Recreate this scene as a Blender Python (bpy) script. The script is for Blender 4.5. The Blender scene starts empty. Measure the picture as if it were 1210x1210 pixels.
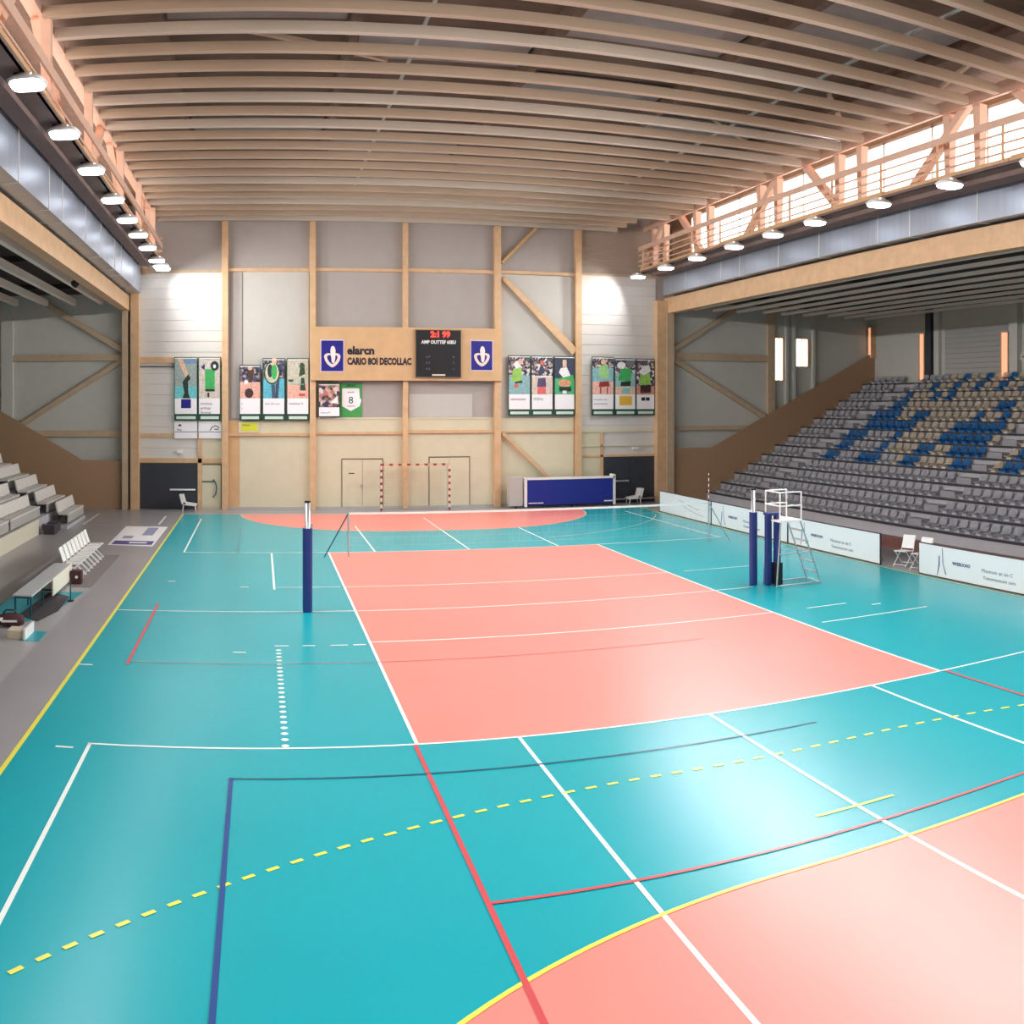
import bpy, bmesh, math, random
from mathutils import Vector, Matrix
R = random.Random(7)
C = bpy.context.scene.collection
SC = bpy.context.scene
PI = math.pi

# ------------------------------------------------------------------ camera
CF, CX0, CHY, CH, CCX, CCY = 1174.17, 307.67, 477.08, 4.7587, -6.678, -22.700
cd = bpy.data.cameras.new('camera'); cam = bpy.data.objects.new('camera', cd); C.objects.link(cam)
cam.location = (CCX, CCY, CH); cam.rotation_euler = (PI/2, 0, 0)
cd.type = 'PANO'; cd.clip_end = 300
tgt = cd if hasattr(cd, 'panorama_type') else cd.cycles
tgt.panorama_type = 'CENTRAL_CYLINDRICAL'
tgt.central_cylindrical_radius = 1.0
tgt.central_cylindrical_range_u_min = -CX0/CF
tgt.central_cylindrical_range_u_max = (1210-CX0)/CF
tgt.central_cylindrical_range_v_min = -(1210-CHY)/CF
tgt.central_cylindrical_range_v_max = CHY/CF
SC.camera = cam

# ------------------------------------------------------------------ world, exposure
w = bpy.data.worlds.new('sky'); SC.world = w; w.use_nodes = True
w.node_tree.nodes['Background'].inputs[0].default_value = (0.75, 0.87, 1.0, 1)
w.node_tree.nodes['Background'].inputs[1].default_value = 1.0
SC.view_settings.view_transform = 'Standard'; SC.view_settings.look = 'None'
SC.view_settings.gamma = 1; SC.view_settings.use_curve_mapping = False
SC.view_settings.exposure = 0.0
WIN_STR = 3.8      # daylight through the clerestory glazing
LAMP_W = 405.0     # each floodlight
SC.cycles.use_denoising = True
SC.cycles.max_bounces = 8; SC.cycles.diffuse_bounces = 5; SC.cycles.caustics_reflective = False
SC.cycles.sample_clamp_indirect = 6

# ------------------------------------------------------------------ materials
def lin(c):
    r = []
    for v in c:
        v = v/255
        r.append(v/12.92 if v <= 0.04045 else ((v+0.055)/1.055)**2.4)
    return (r[0], r[1], r[2], 1)
MATS = {}
def mat(name, col, rough=0.6, metal=0.0, noise=0.0, scale=4.0, stretch=(1, 1, 1), spec=0.5, emit=None, estr=0.0, bump=0.0, coat=0.0):
    if name in MATS: return MATS[name]
    m = bpy.data.materials.new(name); m.use_nodes = True
    nt = m.node_tree; b = nt.nodes['Principled BSDF']
    c = lin(col)
    b.inputs['Base Color'].default_value = c
    b.inputs['Roughness'].default_value = rough
    b.inputs['Metallic'].default_value = metal
    b.inputs['Specular IOR Level'].default_value = spec
    if coat: b.inputs['Coat Weight'].default_value = coat; b.inputs['Coat Roughness'].default_value = 0.12
    if noise or bump:
        tc = nt.nodes.new('ShaderNodeTexCoord'); mp = nt.nodes.new('ShaderNodeMapping')
        mp.inputs['Scale'].default_value = stretch
        n = nt.nodes.new('ShaderNodeTexNoise'); n.inputs['Scale'].default_value = scale; n.inputs['Detail'].default_value = 5
        nt.links.new(tc.outputs['Object'], mp.inputs[0]); nt.links.new(mp.outputs[0], n.inputs['Vector'])
        if noise:
            rp = nt.nodes.new('ShaderNodeValToRGB')
            rp.color_ramp.elements[0].position = 0.3; rp.color_ramp.elements[1].position = 0.7
            rp.color_ramp.elements[0].color = tuple([v*(1-noise) for v in c[:3]]+[1])
            rp.color_ramp.elements[1].color = tuple([min(1, v*(1+noise)) for v in c[:3]]+[1])
            nt.links.new(n.outputs[0], rp.inputs[0]); nt.links.new(rp.outputs[0], b.inputs['Base Color'])
        if bump:
            bp = nt.nodes.new('ShaderNodeBump'); bp.inputs['Strength'].default_value = bump; bp.inputs['Distance'].default_value = 0.02
            nt.links.new(n.outputs[0], bp.inputs['Height']); nt.links.new(bp.outputs[0], b.inputs['Normal'])
    if emit is not None:
        b.inputs['Emission Color'].default_value = lin(emit); b.inputs['Emission Strength'].default_value = estr
    MATS[name] = m
    return m
FR, FS = 0.27, 0.4
M_teal = mat('teal sports floor', (16, 163, 176), FR, spec=FS, noise=0.03, scale=0.4)
M_pink = mat('coral sports floor', (236, 138, 128), FR+0.06, spec=FS, noise=0.03, scale=0.4)
M_grey = mat('grey hall floor', (156, 153, 156), 0.3, noise=0.05, scale=0.6)
M_greyl = mat('pale grey matting', (170, 168, 168), 0.4, noise=0.04)
M_maroon = mat('maroon walkway', (150, 92, 82), 0.5, noise=0.08)
M_white = mat('white line paint', (238, 246, 240), 0.3)
M_yellow = mat('yellow line paint', (240, 232, 90), 0.3)
M_red = mat('red line paint', (205, 82, 88), 0.3)
M_blueline = mat('blue line paint', (36, 74, 140), 0.3)
M_wood = mat('pale glulam timber', (212, 176, 136), 0.5, noise=0.09, scale=3, stretch=(1, 1, 1))
M_woodsl = mat('whitewashed slat timber', (190, 168, 144), 0.6, noise=0.07, scale=1.2, stretch=(0.3, 2, 2))
M_woodsl2 = mat('paler slat timber', (204, 190, 172), 0.6, noise=0.05, scale=1.2, stretch=(0.3, 2, 2))
M_truss = mat('pinkish truss timber', (218, 184, 162), 0.5, noise=0.05, scale=3)
M_board = mat('varnished plywood', (210, 172, 128), 0.45, noise=0.06, scale=2)
M_brown = mat('brown parapet board', (170, 138, 108), 0.6, noise=0.1, scale=40)
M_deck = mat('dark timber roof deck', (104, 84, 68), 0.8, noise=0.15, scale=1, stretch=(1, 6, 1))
M_deckp = mat('grey acoustic panel', (142, 138, 134), 0.85, noise=0.08, scale=2)
M_wall = mat('grey wall cladding', (172, 166, 161), 0.75, noise=0.03, scale=2)
M_wallw = mat('off white wall cladding', (194, 192, 184), 0.6, noise=0.02, scale=2)
M_cream = mat('cream painted plywood', (214, 208, 180), 0.55, noise=0.03, scale=2)
M_wing = mat('wing wall cladding', (194, 196, 188), 0.75, noise=0.03, scale=2)
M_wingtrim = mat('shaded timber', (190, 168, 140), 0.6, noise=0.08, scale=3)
M_dark = mat('charcoal shutter', (52, 56, 64), 0.5, noise=0.06, scale=3)
M_black = mat('black plastic', (24, 24, 28), 0.4)
M_void = mat('brown steel underside', (120, 100, 94), 0.7, noise=0.1)
M_alu = mat('galvanised duct metal', (170, 180, 194), 0.38, metal=0.7, noise=0.06, scale=1.5, stretch=(1, 4, 0.3))
M_metal = mat('brushed steel', (200, 204, 208), 0.35, metal=0.8)
M_whitep = mat('white enamel', (240, 240, 238), 0.35)
M_plastic = mat('white moulded plastic', (238, 238, 236), 0.4)
M_step = mat('grey terrace step', (178, 178, 184), 0.6, noise=0.06, scale=2)
M_gapshade = mat('painted step gap shade', (52, 52, 58), 0.6)  # shade put into the colour, for the dark gap along each row
M_seatg = mat('light grey seat shell', (200, 202, 208), 0.45)
M_seatb = mat('blue seat shell', (44, 124, 192), 0.45)
M_seatc = mat('cream seat shell', (222, 212, 196), 0.45)
M_bench = mat('pale grey bench boards', (204, 202, 196), 0.55, noise=0.06, scale=6)
M_blue = mat('royal blue vinyl', (26, 42, 140), 0.45)
M_pad = mat('navy post padding', (34, 52, 118), 0.45)
M_navy = mat('navy emblem enamel', (28, 30, 132), 0.4)
M_ad = mat('white advertising board', (248, 246, 248), 0.35)
M_ink = mat('dark print', (32, 32, 46), 0.5)
M_inkb = mat('indigo print', (70, 68, 130), 0.5)
M_inkg = mat('grey print', (120, 124, 140), 0.5)
M_led = mat('red lit digits', (255, 60, 50), 0.5, emit=(255, 50, 40), estr=3.0)
M_ledw = mat('white scoreboard print', (235, 235, 235), 0.5)
M_lens = mat('lit lamp lens', (255, 255, 255), 0.5, emit=(246, 248, 255), estr=9.0)
M_pane = mat('clerestory glazing lit by the sky', (255, 255, 255), 0.5, emit=(255, 236, 228), estr=WIN_STR)
M_paneb = mat('bright wing window glazing', (255, 255, 255), 0.5, emit=(255, 246, 226), estr=2.2)
M_glow = mat('painted sunlit reveal glow', (240, 180, 140), 0.5, emit=(250, 178, 138), estr=0.8)  # emission paints sunlight on a timber reveal
M_green = mat('green banner vinyl', (70, 160, 84), 0.5, noise=0.08, scale=6)
M_dgreen = mat('dark green banner rail', (28, 74, 60), 0.5)
M_tealp = mat('teal mat', (24, 150, 164), 0.4)
M_tealleg = mat('dark teal enamel', (18, 84, 98), 0.4)
M_darkmat = mat('charcoal rubber mat', (58, 54, 60), 0.7, noise=0.1, scale=5)
M_bag = mat('maroon canvas', (74, 40, 44), 0.8, noise=0.2, scale=12, bump=0.3)
M_bag2 = mat('ochre canvas', (150, 116, 70), 0.8, noise=0.3, scale=12, bump=0.3)
M_card = mat('cream cardboard', (214, 204, 182), 0.7)

# ------------------------------------------------------------------ mesh helpers
def BM(): return bmesh.new()
def quad(bm, pts):
    return bm.faces.new([bm.verts.new(p) for p in pts])
def box(bm, x0, x1, y0, y1, z0, z1):
    v = [bm.verts.new((x, y, z)) for z in (z0, z1) for y in (y0, y1) for x in (x0, x1)]
    for f in ((0, 2, 3, 1), (4, 5, 7, 6), (0, 1, 5, 4), (2, 6, 7, 3), (0, 4, 6, 2), (1, 3, 7, 5)):
        bm.faces.new([v[i] for i in f])
def bar(bm, p, q, wd, ht, up=(0, 0, 1), w2=None, h2=None):
    p = Vector(p); q = Vector(q); d = (q-p).normalized(); up = Vector(up)
    if abs(d.dot(up)) > 0.98: up = Vector((0, 1, 0)) if abs(d.y) < 0.9 else Vector((1, 0, 0))
    s = d.cross(up).normalized(); u = s.cross(d).normalized()
    w2 = wd if w2 is None else w2; h2 = ht if h2 is None else h2
    a = [bm.verts.new(p+s*(i*wd/2)+u*(j*ht/2)) for i, j in ((-1, -1), (1, -1), (1, 1), (-1, 1))]
    b = [bm.verts.new(q+s*(i*w2/2)+u*(j*h2/2)) for i, j in ((-1, -1), (1, -1), (1, 1), (-1, 1))]
    bm.faces.new(a); bm.faces.new(b[::-1])
    for i in range(4): bm.faces.new((a[i], b[i], b[(i+1) % 4], a[(i+1) % 4]))
def tube(bm, pts, r, n=8, r2=None):
    pts = [Vector(p) for p in pts]; rings = []
    for i, p in enumerate(pts):
        d = ((pts[i+1]-p) if i == 0 else (p-pts[i-1]) if i == len(pts)-1 else (pts[i+1]-pts[i-1])).normalized()
        up = Vector((0, 0, 1)) if abs(d.z) < 0.9 else Vector((1, 0, 0))
        s = d.cross(up).normalized(); u = s.cross(d)
        rr = r if r2 is None else r+(r2-r)*i/(len(pts)-1)
        rings.append([bm.verts.new(p+s*(rr*math.cos(2*PI*k/n))+u*(rr*math.sin(2*PI*k/n))) for k in range(n)])
    for a, b in zip(rings, rings[1:]):
        for k in range(n): bm.faces.new((a[k], a[(k+1) % n], b[(k+1) % n], b[k]))
    bm.faces.new(rings[0][::-1]); bm.faces.new(rings[-1])
def prism(bm, poly, vec):
    vec = Vector(vec)
    a = [bm.verts.new(Vector(p)) for p in poly]; b = [bm.verts.new(Vector(p)+vec) for p in poly]
    bm.faces.new(a); bm.faces.new(b[::-1])
    n = len(a)
    for i in range(n): bm.faces.new((a[i], b[i], b[(i+1) % n], a[(i+1) % n]))
def obj(name, bm, m, parent=None, smooth=False, bevel=0.0, loc=None):
    if bevel: bmesh.ops.bevel(bm, geom=list(bm.edges), offset=bevel, segments=2, affect='EDGES', profile=0.7)
    bmesh.ops.recalc_face_normals(bm, faces=list(bm.faces))
    me = bpy.data.meshes.new(name); bm.to_mesh(me); bm.free()
    me.materials.append(m)
    if smooth:
        for p in me.polygons: p.use_smooth = True
    o = bpy.data.objects.new(name, me); C.objects.link(o)
    if parent: o.parent = parent
    if loc: o.location = loc
    return o
def thing(name, label, cat, loc=(0, 0, 0), rz=0, group=None):
    o = bpy.data.objects.new(name, None); C.objects.link(o); o.empty_display_size = 0.2
    o.location = loc; o.rotation_euler = (0, 0, rz)
    o['label'] = label; o['category'] = cat
    if group: o['group'] = group
    return o
def tag(o, label, cat, group=None, kind=None):
    o['label'] = label; o['category'] = cat
    if group: o['group'] = group
    if kind: o['kind'] = kind
    return o
def struct(name, bm, m, parent=None, **k):
    o = obj(name, bm, m, parent, **k)
    if not parent: o['kind'] = 'structure'
    return o
def copy_tree(o, parent=None):
    c = o.copy(); C.objects.link(c); c.parent = parent
    for ch in list(o.children): copy_tree(ch, c)
    return c
def text(name, s, size, loc, m, parent, face='-Y', sx=1.0, align='LEFT', depth=0.004, bold=0.0):
    cu = bpy.data.curves.new(name, 'FONT'); cu.body = s; cu.size = size; cu.extrude = depth; cu.align_x = align
    cu.offset = bold
    cu.resolution_u = 2; cu.materials.append(m)
    o = bpy.data.objects.new(name, cu); C.objects.link(o); o.parent = parent; o.location = loc
    if face == '-Y': o.rotation_euler = (PI/2, 0, 0)
    elif face == '-X': o.rotation_euler = (PI/2, 0, -PI/2)
    elif face == 'UP': o.rotation_euler = (0, 0, 0)
    o.scale = (sx, 1, 1)
    dg = bpy.context.evaluated_depsgraph_get(); dg.update()
    me = bpy.data.meshes.new_from_object(o.evaluated_get(dg), depsgraph=dg)
    n = bpy.data.objects.new(name, me); C.objects.link(n); n.parent = parent
    n.location = o.location; n.rotation_euler = o.rotation_euler; n.scale = o.scale
    if not me.materials: me.materials.append(m)
    bpy.data.objects.remove(o); n.name = name
    return n
WY = 22.0
def proj(X, Y, Z=0):
    dx, dy = X-CCX, Y-CCY
    return CX0+CF*math.atan2(dx, dy), CHY+CF*(CH-Z)/math.hypot(dx, dy)

# ------------------------------------------------------------------ floor and its markings (one plane each, a few millimetres up)
YB = -27.0
bm = BM(); box(bm, -25.2, 25.2, YB, WY+0.2, -0.3, 0); FLOOR = struct('floor', bm, M_grey)
def flat(name, polys, m, z):
    bm = BM()
    for p in polys: bm.faces.new([bm.verts.new((x, y, z)) for x, y in p])
    for f in bm.faces: f.normal_update()
    me_o = obj(name, bm, m, FLOOR)
    return me_o
def rect(x0, x1, y0, y1): return [(x0, y0), (x1, y0), (x1, y1), (x0, y1)]
def arc_pts(r, s=1, n=40):
    """points of a D-shaped handball zone of radius r at the s end, from -X to +X"""
    a = []
    for i in range(n+1):
        t = PI - (PI/2)*i/n; a.append((-1.5+r*math.cos(t), s*(20-r*math.sin(t))))
    for i in range(n+1):
        t = PI/2 - (PI/2)*i/n; a.append((1.5+r*math.cos(t), s*(20-r*math.sin(t))))
    return a
flat('teal_playing_surface', [rect(-10, 10.4, -20.6, 20.0)], M_teal, 0.002)
flat('coral_volleyball_court', [rect(-4.5, 4.5, -9, 9)], M_pink, 0.004)
def dzone(s):
    p = arc_pts(6, s)
    return p
flat('coral_goal_area', [dzone(1), dzone(-1)], M_pink, 0.004)
bmx = BM(); box(bmx, 12.7, 14.6, YB, 17.8, 0, 0.004); obj('maroon_walkway', bmx, M_maroon, FLOOR)
flat('pale_grey_side_strip', [[(-11.05, -20), (-11.05, 8.2), (-11.75, 8.2), (-12.6, 2.2), (-12.9, -20)]], M_greyl, 0.002)
flat('teal_floor_patch', [[(-11.1, 2.0), (-12.7, 1.7), (-12.9, -2.0), (-11.9, -1.9), (-11.4, -1.0)], rect(-11.5, -11.08, -3.35, -2.45)], M_tealp, 0.005)
LW = 0.055
def hl(y, x0, x1, w=LW): return rect(x0, x1, y-w/2, y+w/2)
def vl(x, y0, y1, w=LW): return rect(x-w/2, x+w/2, y0, y1)
white = [hl(-9, -9.08, 9.05), hl(9, -9.12, 9.2), vl(-4.5, -9, 9), vl(4.5, -9, 9), hl(0, -9.95, 5.6), hl(3, -4.5, 4.5), hl(-3, -4.5, 4.5),
         vl(-9.05, -20, -9), vl(-3.03, -20, -9), vl(-0.03, -20, -9), vl(3.0, -20, -9),
         vl(-9.12, 9, 18.3), vl(-3, 9, 15.8), vl(0.1, 9, 18.2), vl(3.14, 9, 14.3), vl(9.12, 9, 18.3),
         vl(-6.32, 2.7, 8.9), hl(20.0, -10, 10.4, 0.07), hl(-4.45, 4.9, 7.8), hl(3, -6.3, -4.6, 0.05),
         hl(-3, 5.4, 6.5), hl(-3.5, 6.9, 7.15), hl(-3.7, -7.2, -6.95), hl(3.05, -7.2, -6.98), hl(3.8, -9.15, -8.95), hl(-9.2, -9.5, -9.25), hl(-4.86, -9.98, -9.72),
         hl(-3.2, -6.4, -6.12), hl(-3.2, -5.85, -5.6), hl(-3.2, -5.3, -4.95), hl(-3.2, -4.85, -4.6), hl(3, 5.0, 7.2, 0.04)]
flat('white_court_line', white, M_white, 0.007)
bm = BM()
for i in range(22):                                   # row of white dots
    y = -8.9+i*0.255
    bm.faces.new([bm.verts.new((-6.33+0.055*math.cos(t*PI/5), y+0.06*math.sin(t*PI/5), 0.007)) for t in range(10)])
obj('white_dotted_line', bm, M_white, FLOOR)
def arcline(r, s, w, dash=None, y0=None):
    polys = []; c = [(-1.5, 1), (1.5, 1)]
    # walk the path as (point, normal) by arc length
    L1 = r*PI/2; tot = 2*L1+3
    def at(d):
        if d < L1: t = PI-d/r; return (-1.5+r*math.cos(t), 20-r*math.sin(t)), (math.cos(t), -math.sin(t))
        if d < L1+3: return (-1.5+(d-L1), 20-r), (0, -1)
        t = PI/2-(d-L1-3)/r; return (1.5+r*math.cos(t), 20-r*math.sin(t)), (math.cos(t), -math.sin(t))
    def seg(d0, d1, n):
        for i in range(n):
            a, na = at(d0+(d1-d0)*i/n); b, nb = at(d0+(d1-d0)*(i+1)/n)
            polys.append([(a[0]-na[0]*w/2, s*(a[1]-na[1]*w/2)), (a[0]+na[0]*w/2, s*(a[1]+na[1]*w/2)), (b[0]+nb[0]*w/2, s*(b[1]+nb[1]*w/2)), (b[0]-nb[0]*w/2, s*(b[1]-nb[1]*w/2))])
    if dash:
        d = 0
        while d < tot-dash: seg(d, d+dash, 1); d += 2*dash
    else: seg(0, tot, 90)
    return polys
yel = arcline(6, -1, 0.05)+arcline(9, -1, 0.055, 0.15)+[vl(-10, -20, 20, 0.07), vl(10.3, -20, 20, 0.05), hl(-13.0, -0.6, 0.5, 0.05), hl(-20, -10, 10, 0.05)]
flat('yellow_court_line', yel, M_yellow, 0.009)
flat('pale_far_arc', arcline(6, 1, 0.05)+arcline(9, 1, 0.03)[55:80], mat('pale cream line', (226, 214, 170), 0.3), 0.009)
red = [vl(-4.53, -20, -9.05, 0.06), vl(4.58, -20, -9.05, 0.06), hl(-13.5, -4.5, 4.55, 0.05), vl(-9.1, -4.75, 0.85, 0.06)]
flat('red_court_line', red, M_red, 0.011)
flat('faint_red_line', [hl(-4.55, -9.1, 2.0, 0.025)], mat('faded red line', (190, 120, 118), 0.3), 0.010)
flat('blue_court_line', [vl(-7.05, -20, -10.1, 0.055)], M_blueline, 0.012)
flat('dark_teal_line', [hl(-10.12, -7.05, 1.2, 0.035), vl(-6.35+0.0, 9.1, 9.1001)], mat('dark teal line', (16, 92, 118), 0.3), 0.012)
flat('teal_far_line', [vl(-7.4, 9.1, 15.2, 0.05)], mat('mid teal line', (52, 140, 150), 0.3), 0.007)
flat('white_floor_tape', [vl(-13.62, 15.8, 19.7, 0.09), vl(-10.67, 16.2, 19.2, 0.09), hl(15.8, -13.6, -10.7, 0.03)], M_white, 0.004)

# ------------------------------------------------------------------ shell
bm = BM(); box(bm, -25.2, 25.2, WY, WY+0.25, 0, 14.4); WB = struct('wall_back', bm, M_wall)
bm = BM(); box(bm, -25.2, 25.2, YB-0.25, YB, 0, 14.4); struct('wall_front', bm, M_wallw)
bm = BM(); box(bm, -25.2, -25.0, YB, WY, 0, 9.9); struct('wall_left', bm, M_wing)
WRX = 24.9
bm = BM(); box(bm, WRX, WRX+0.25, YB, WY, 0, 9.9); struct('wall_right', bm, M_wing)
bm = BM(); box(bm, -13.4, 13.4, YB, WY, 13.75, 13.95); CEIL = struct('ceiling', bm, M_deck)
for s, n in ((-1, 'left'), (1, 'right')):
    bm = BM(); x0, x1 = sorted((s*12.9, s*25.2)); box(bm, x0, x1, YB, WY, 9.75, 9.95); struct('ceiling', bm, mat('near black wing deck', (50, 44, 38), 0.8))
# wing portions of the back wall a little in front, in the wing cladding
for x0, x1 in ((-25, -12.75), (12.75, 24.9)):
    bm = BM(); box(bm, x0, x1, WY-0.03, WY, 0, 9.75); obj('wing_cladding', bm, M_wing, WB)
# outer bays: white ribbed cladding up to 10.8
def ribbed(x0, x1, z0, z1, step, m, name='ribbed_cladding', y=WY, d=0.02):
    bm = BM(); z = z0
    while z < z1-0.01:
        zz = min(z+step, z1)
        quad(bm, [(x0, y-d-0.012, z), (x1, y-d-0.012, z), (x1, y-d, zz-0.03), (x0, y-d, zz-0.03)])
        quad(bm, [(x0, y-d, zz-0.03), (x1, y-d, zz-0.03), (x1, y-d-0.012, zz), (x0, y-d-0.012, zz)])
        z = zz
    obj(name, bm, m, WB)
M_rib = mat('white ribbed cladding', (216, 214, 208), 0.55, noise=0.02, scale=2)
ribbed(-12.25, -8.3, 2.3, 10.78, 0.48, M_rib)
ribbed(8.3, 12.1, 2.3, 10.9, 0.48, M_rib)
ribbed(-8.0, -7.5, 4.1, 10.7, 7, M_wall, 'wall_panel'); ribbed(-7.45, -4.5, 4.1, 10.7, 7, M_wallw, 'wall_panel')
ribbed(4.35, 7.9, 4.1, 10.75, 7, M_wallw, 'wall_panel')
ribbed(8.3, 12.1, 11.0, 13.3, 0.3, mat('weathered boarding', (168, 154, 140), 0.7, noise=0.08, stretch=(0.5, 1, 4)), 'boarding')
# lower cream boarding
for x0, x1, z1 in ((-7.6, -4.45, 4.0), (-4.2, -0.25, 4.1), (0.0, 4.0, 4.1), (4.35, 7.9, 4.1)):
    bm = BM(); box(bm, x0, x1, WY-0.05, WY, 0.12, z1); obj('cream_boarding', bm, M_cream, WB)
bm = BM(); box(bm, -8.2, -7.6, WY-0.05, WY, 0.1, 4.0); obj('timber_infill', bm, M_board, WB)
bm = BM(); box(bm, -9.45, -8.4, WY-0.05, WY, 0, 3.4); box(bm, 8.3, 9.35, WY-0.05, WY, 0, 3.4); obj('cream_boarding', bm, M_cream, WB)
bm = BM(); box(bm, -0.0+0.05, 3.0, WY-0.04, WY, 4.15, 5.2); obj('wall_panel', bm, M_wallw, WB)
bm = BM()
for x0, x1 in ((-8.2, -4.3), (-4.2, 4.0), (4.2, 8.0)): box(bm, x0, x1, WY-0.12, WY, 0, 0.12)
struct('baseboard_back', bm, mat('grey baseboard', (176, 176, 174), 0.5))
# columns on the back wall (taper slightly to the foot like the photo)
def column(x0, x1, z0, z1, y0=WY-0.28, m=M_wood, name='column'):
    bm = BM(); box(bm, x0, x1, y0, WY, z0, z1); return struct(name, bm, m, bevel=0.012)
column(-8.4, -8.12, 0, 12.95); column(-4.46, -4.2, 0, 12.95); column(-0.25, -0.02, 0, 12.95)
column(4.0, 4.3, 0, 12.95); column(7.92, 8.22, 0, 13.0); column(-12.0, -11.8, 10.6, 13.0); column(11.9, 12.25, 11, 13.2)
column(-9.5, -9.3, 0, 3.5, WY-0.1); column(9.2, 9.36, 0.9, 3.4, WY-0.1)
def rail(x0, x1, z0, z1, d=0.16, m=M_wood, name='wall_rail'):
    bm = BM(); box(bm, x0, x1, WY-d, WY, z0, z1); return struct(name, bm, m)
rail(-12.25, -8.4, 10.66, 10.78, 0.1, M_wingtrim); rail(-8.12, -4.46, 10.7, 10.84); rail(-4.2, -0.25, 10.72, 10.86); rail(-0.02, 4.0, 10.74, 10.9); rail(4.3, 7.92, 10.78, 10.92); rail(8.22, 12.2, 10.86, 10.96, 0.1, M_wingtrim)
rail(-8.12, -4.46, 3.32, 3.44); rail(-4.2, -0.25, 3.38, 3.5); rail(-0.02, 4.0, 3.42, 3.56); rail(4.3, 7.92, 3.42, 3.5)
rail(-4.2, -0.25, 4.06, 4.14, 0.08, M_cream); rail(-0.02, 4.0, 4.06, 4.14, 0.08, M_cream)
rail(-12.25, -8.4, 6.6, 6.86, 0.1); rail(-12.25, -8.4, 6.42, 6.46, 0.1, M_dark); rail(-12.25, -8.4, 3.25, 3.42, 0.1); rail(-12.25, -8.4, 2.1, 2.3, 0.1)
rail(8.22, 12.05, 3.4, 3.52, 0.1, M_cream); rail(8.22, 12.05, 2.72, 2.78, 0.1, M_cream); rail(8.22, 12.05, 2.22, 2.32, 0.1)
def brace(p, q, wd, m=M_wood, y=WY-0.16, d=0.16, w2=None):
    bm = BM(); bar(bm, (p[0], y, p[1]), (q[0], y, q[1]), d, wd, up=(0, 1, 0) if False else (0, 0, 1), h2=w2); return struct('wall_brace', bm, m)
brace((4.35, 11.25), (6.2, 13.15), 0.13, mat('ochre brace timber', (196, 160, 104), 0.5, noise=0.06)); brace((4.45, 10.55), (7.9, 7.2), 0.2, M_wood, w2=0.38)
brace((4.4, 3.4), (6.7, 1.2), 0.14)

# wing bracing on the back wall
for z, h in ((6.85, 0.28), (3.4, 0.28)):
    bm = BM(); box(bm, -18.0, -12.8, WY-0.2, WY-0.03, z-h/2, z+h/2); struct('wall_rail', bm, M_wingtrim)
for z, h in ((7.08, 0.34), (3.55, 0.2)):
    bm = BM(); box(bm, 13.0, 18.25, WY-0.2, WY-0.03, z-h/2, z+h/2); struct('wall_rail', bm, M_wingtrim)
for p, q, wd in (((-12.85, 7.15), (-16.6, 9.4), 0.24), ((-12.85, 6.75), (-17.9, 3.6), 0.22), ((12.95, 7.4), (16.4, 9.5), 0.22), ((12.95, 6.95), (18.2, 4.0), 0.24)):
    bm = BM(); bar(bm, (p[0], WY-0.14, p[1]), (q[0], WY-0.14, q[1]), 0.18, wd); struct('wall_brace', bm, M_wingtrim)
for x0, x1, m in ((-18.55, -18.0, M_wing), (-19.2, -18.75, M_wing), (18.25, 18.65, M_wingtrim), (19.75, 19.9, M_wing), (19.3, 19.45, M_wing), (20.95, 21.1, M_wing)):
    bm = BM(); box(bm, x0, x1, WY-0.25, WY, 0, 9.6); struct('column', bm, m)
# main columns at the wing openings
for s in (-1, 1):
    for (a, b, y0) in ((12.0, 12.5, WY-0.45), (12.5, 12.88, WY-0.5)):
        if s < 0: a, b = -b-0.0, -a-0.12
        bm = BM(); box(bm, a, b, y0, WY, 0, 9.75); struct('column', bm, M_wood if abs(a+b) < 25 else M_wingtrim, bevel=0.012)
# brown parapets beside the stands
for pts in ([(12.9, 0), (15.0, 0), (25.0, 0), (25.0, 7.64), (15.0, 2.58), (12.9, 2.58)], [(-12.8, 0), (-12.8, 2.2), (-14.75, 2.2), (-19.0, 4.68), (-25, 8.2), (-25, 0)]):
    bm = BM(); prism(bm, [(x, WY-0.32, z) for x, z in pts], (0, 0.1, 0)); struct('trim_1' if pts[0][0] > 0 else 'trim_2', bm, M_brown)
# wing windows on the back wall
def frame_y(name, x0, x1, z0, z1, y, pane, fw=0.07, fm=M_wood, bars=1):
    bm = BM(); box(bm, x0, x1, y-0.03, y, z0, z1); P = struct(name, bm, pane)
    bm = BM(); box(bm, x0-fw, x0, y-0.1, y, z0-fw, z1+fw); box(bm, x1, x1+fw, y-0.1, y, z0-fw, z1+fw)
    box(bm, x0, x1, y-0.1, y, z0-fw, z0); box(bm, x0, x1, y-0.1, y, z1, z1+fw)
    for i in range(bars): xm = x0+(x1-x0)*(i+1)/(bars+1); box(bm, xm-0.015, xm+0.015, y-0.06, y, z0, z1)
    obj('window_frame', bm, fm, P); return P
frame_y('window_1', 18.74, 19.2, 5.98, 8.15, WY-0.02, M_paneb)
frame_y('window_2', 20.0, 20.72, 6.72, 8.15, WY-0.02, M_paneb)

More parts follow.
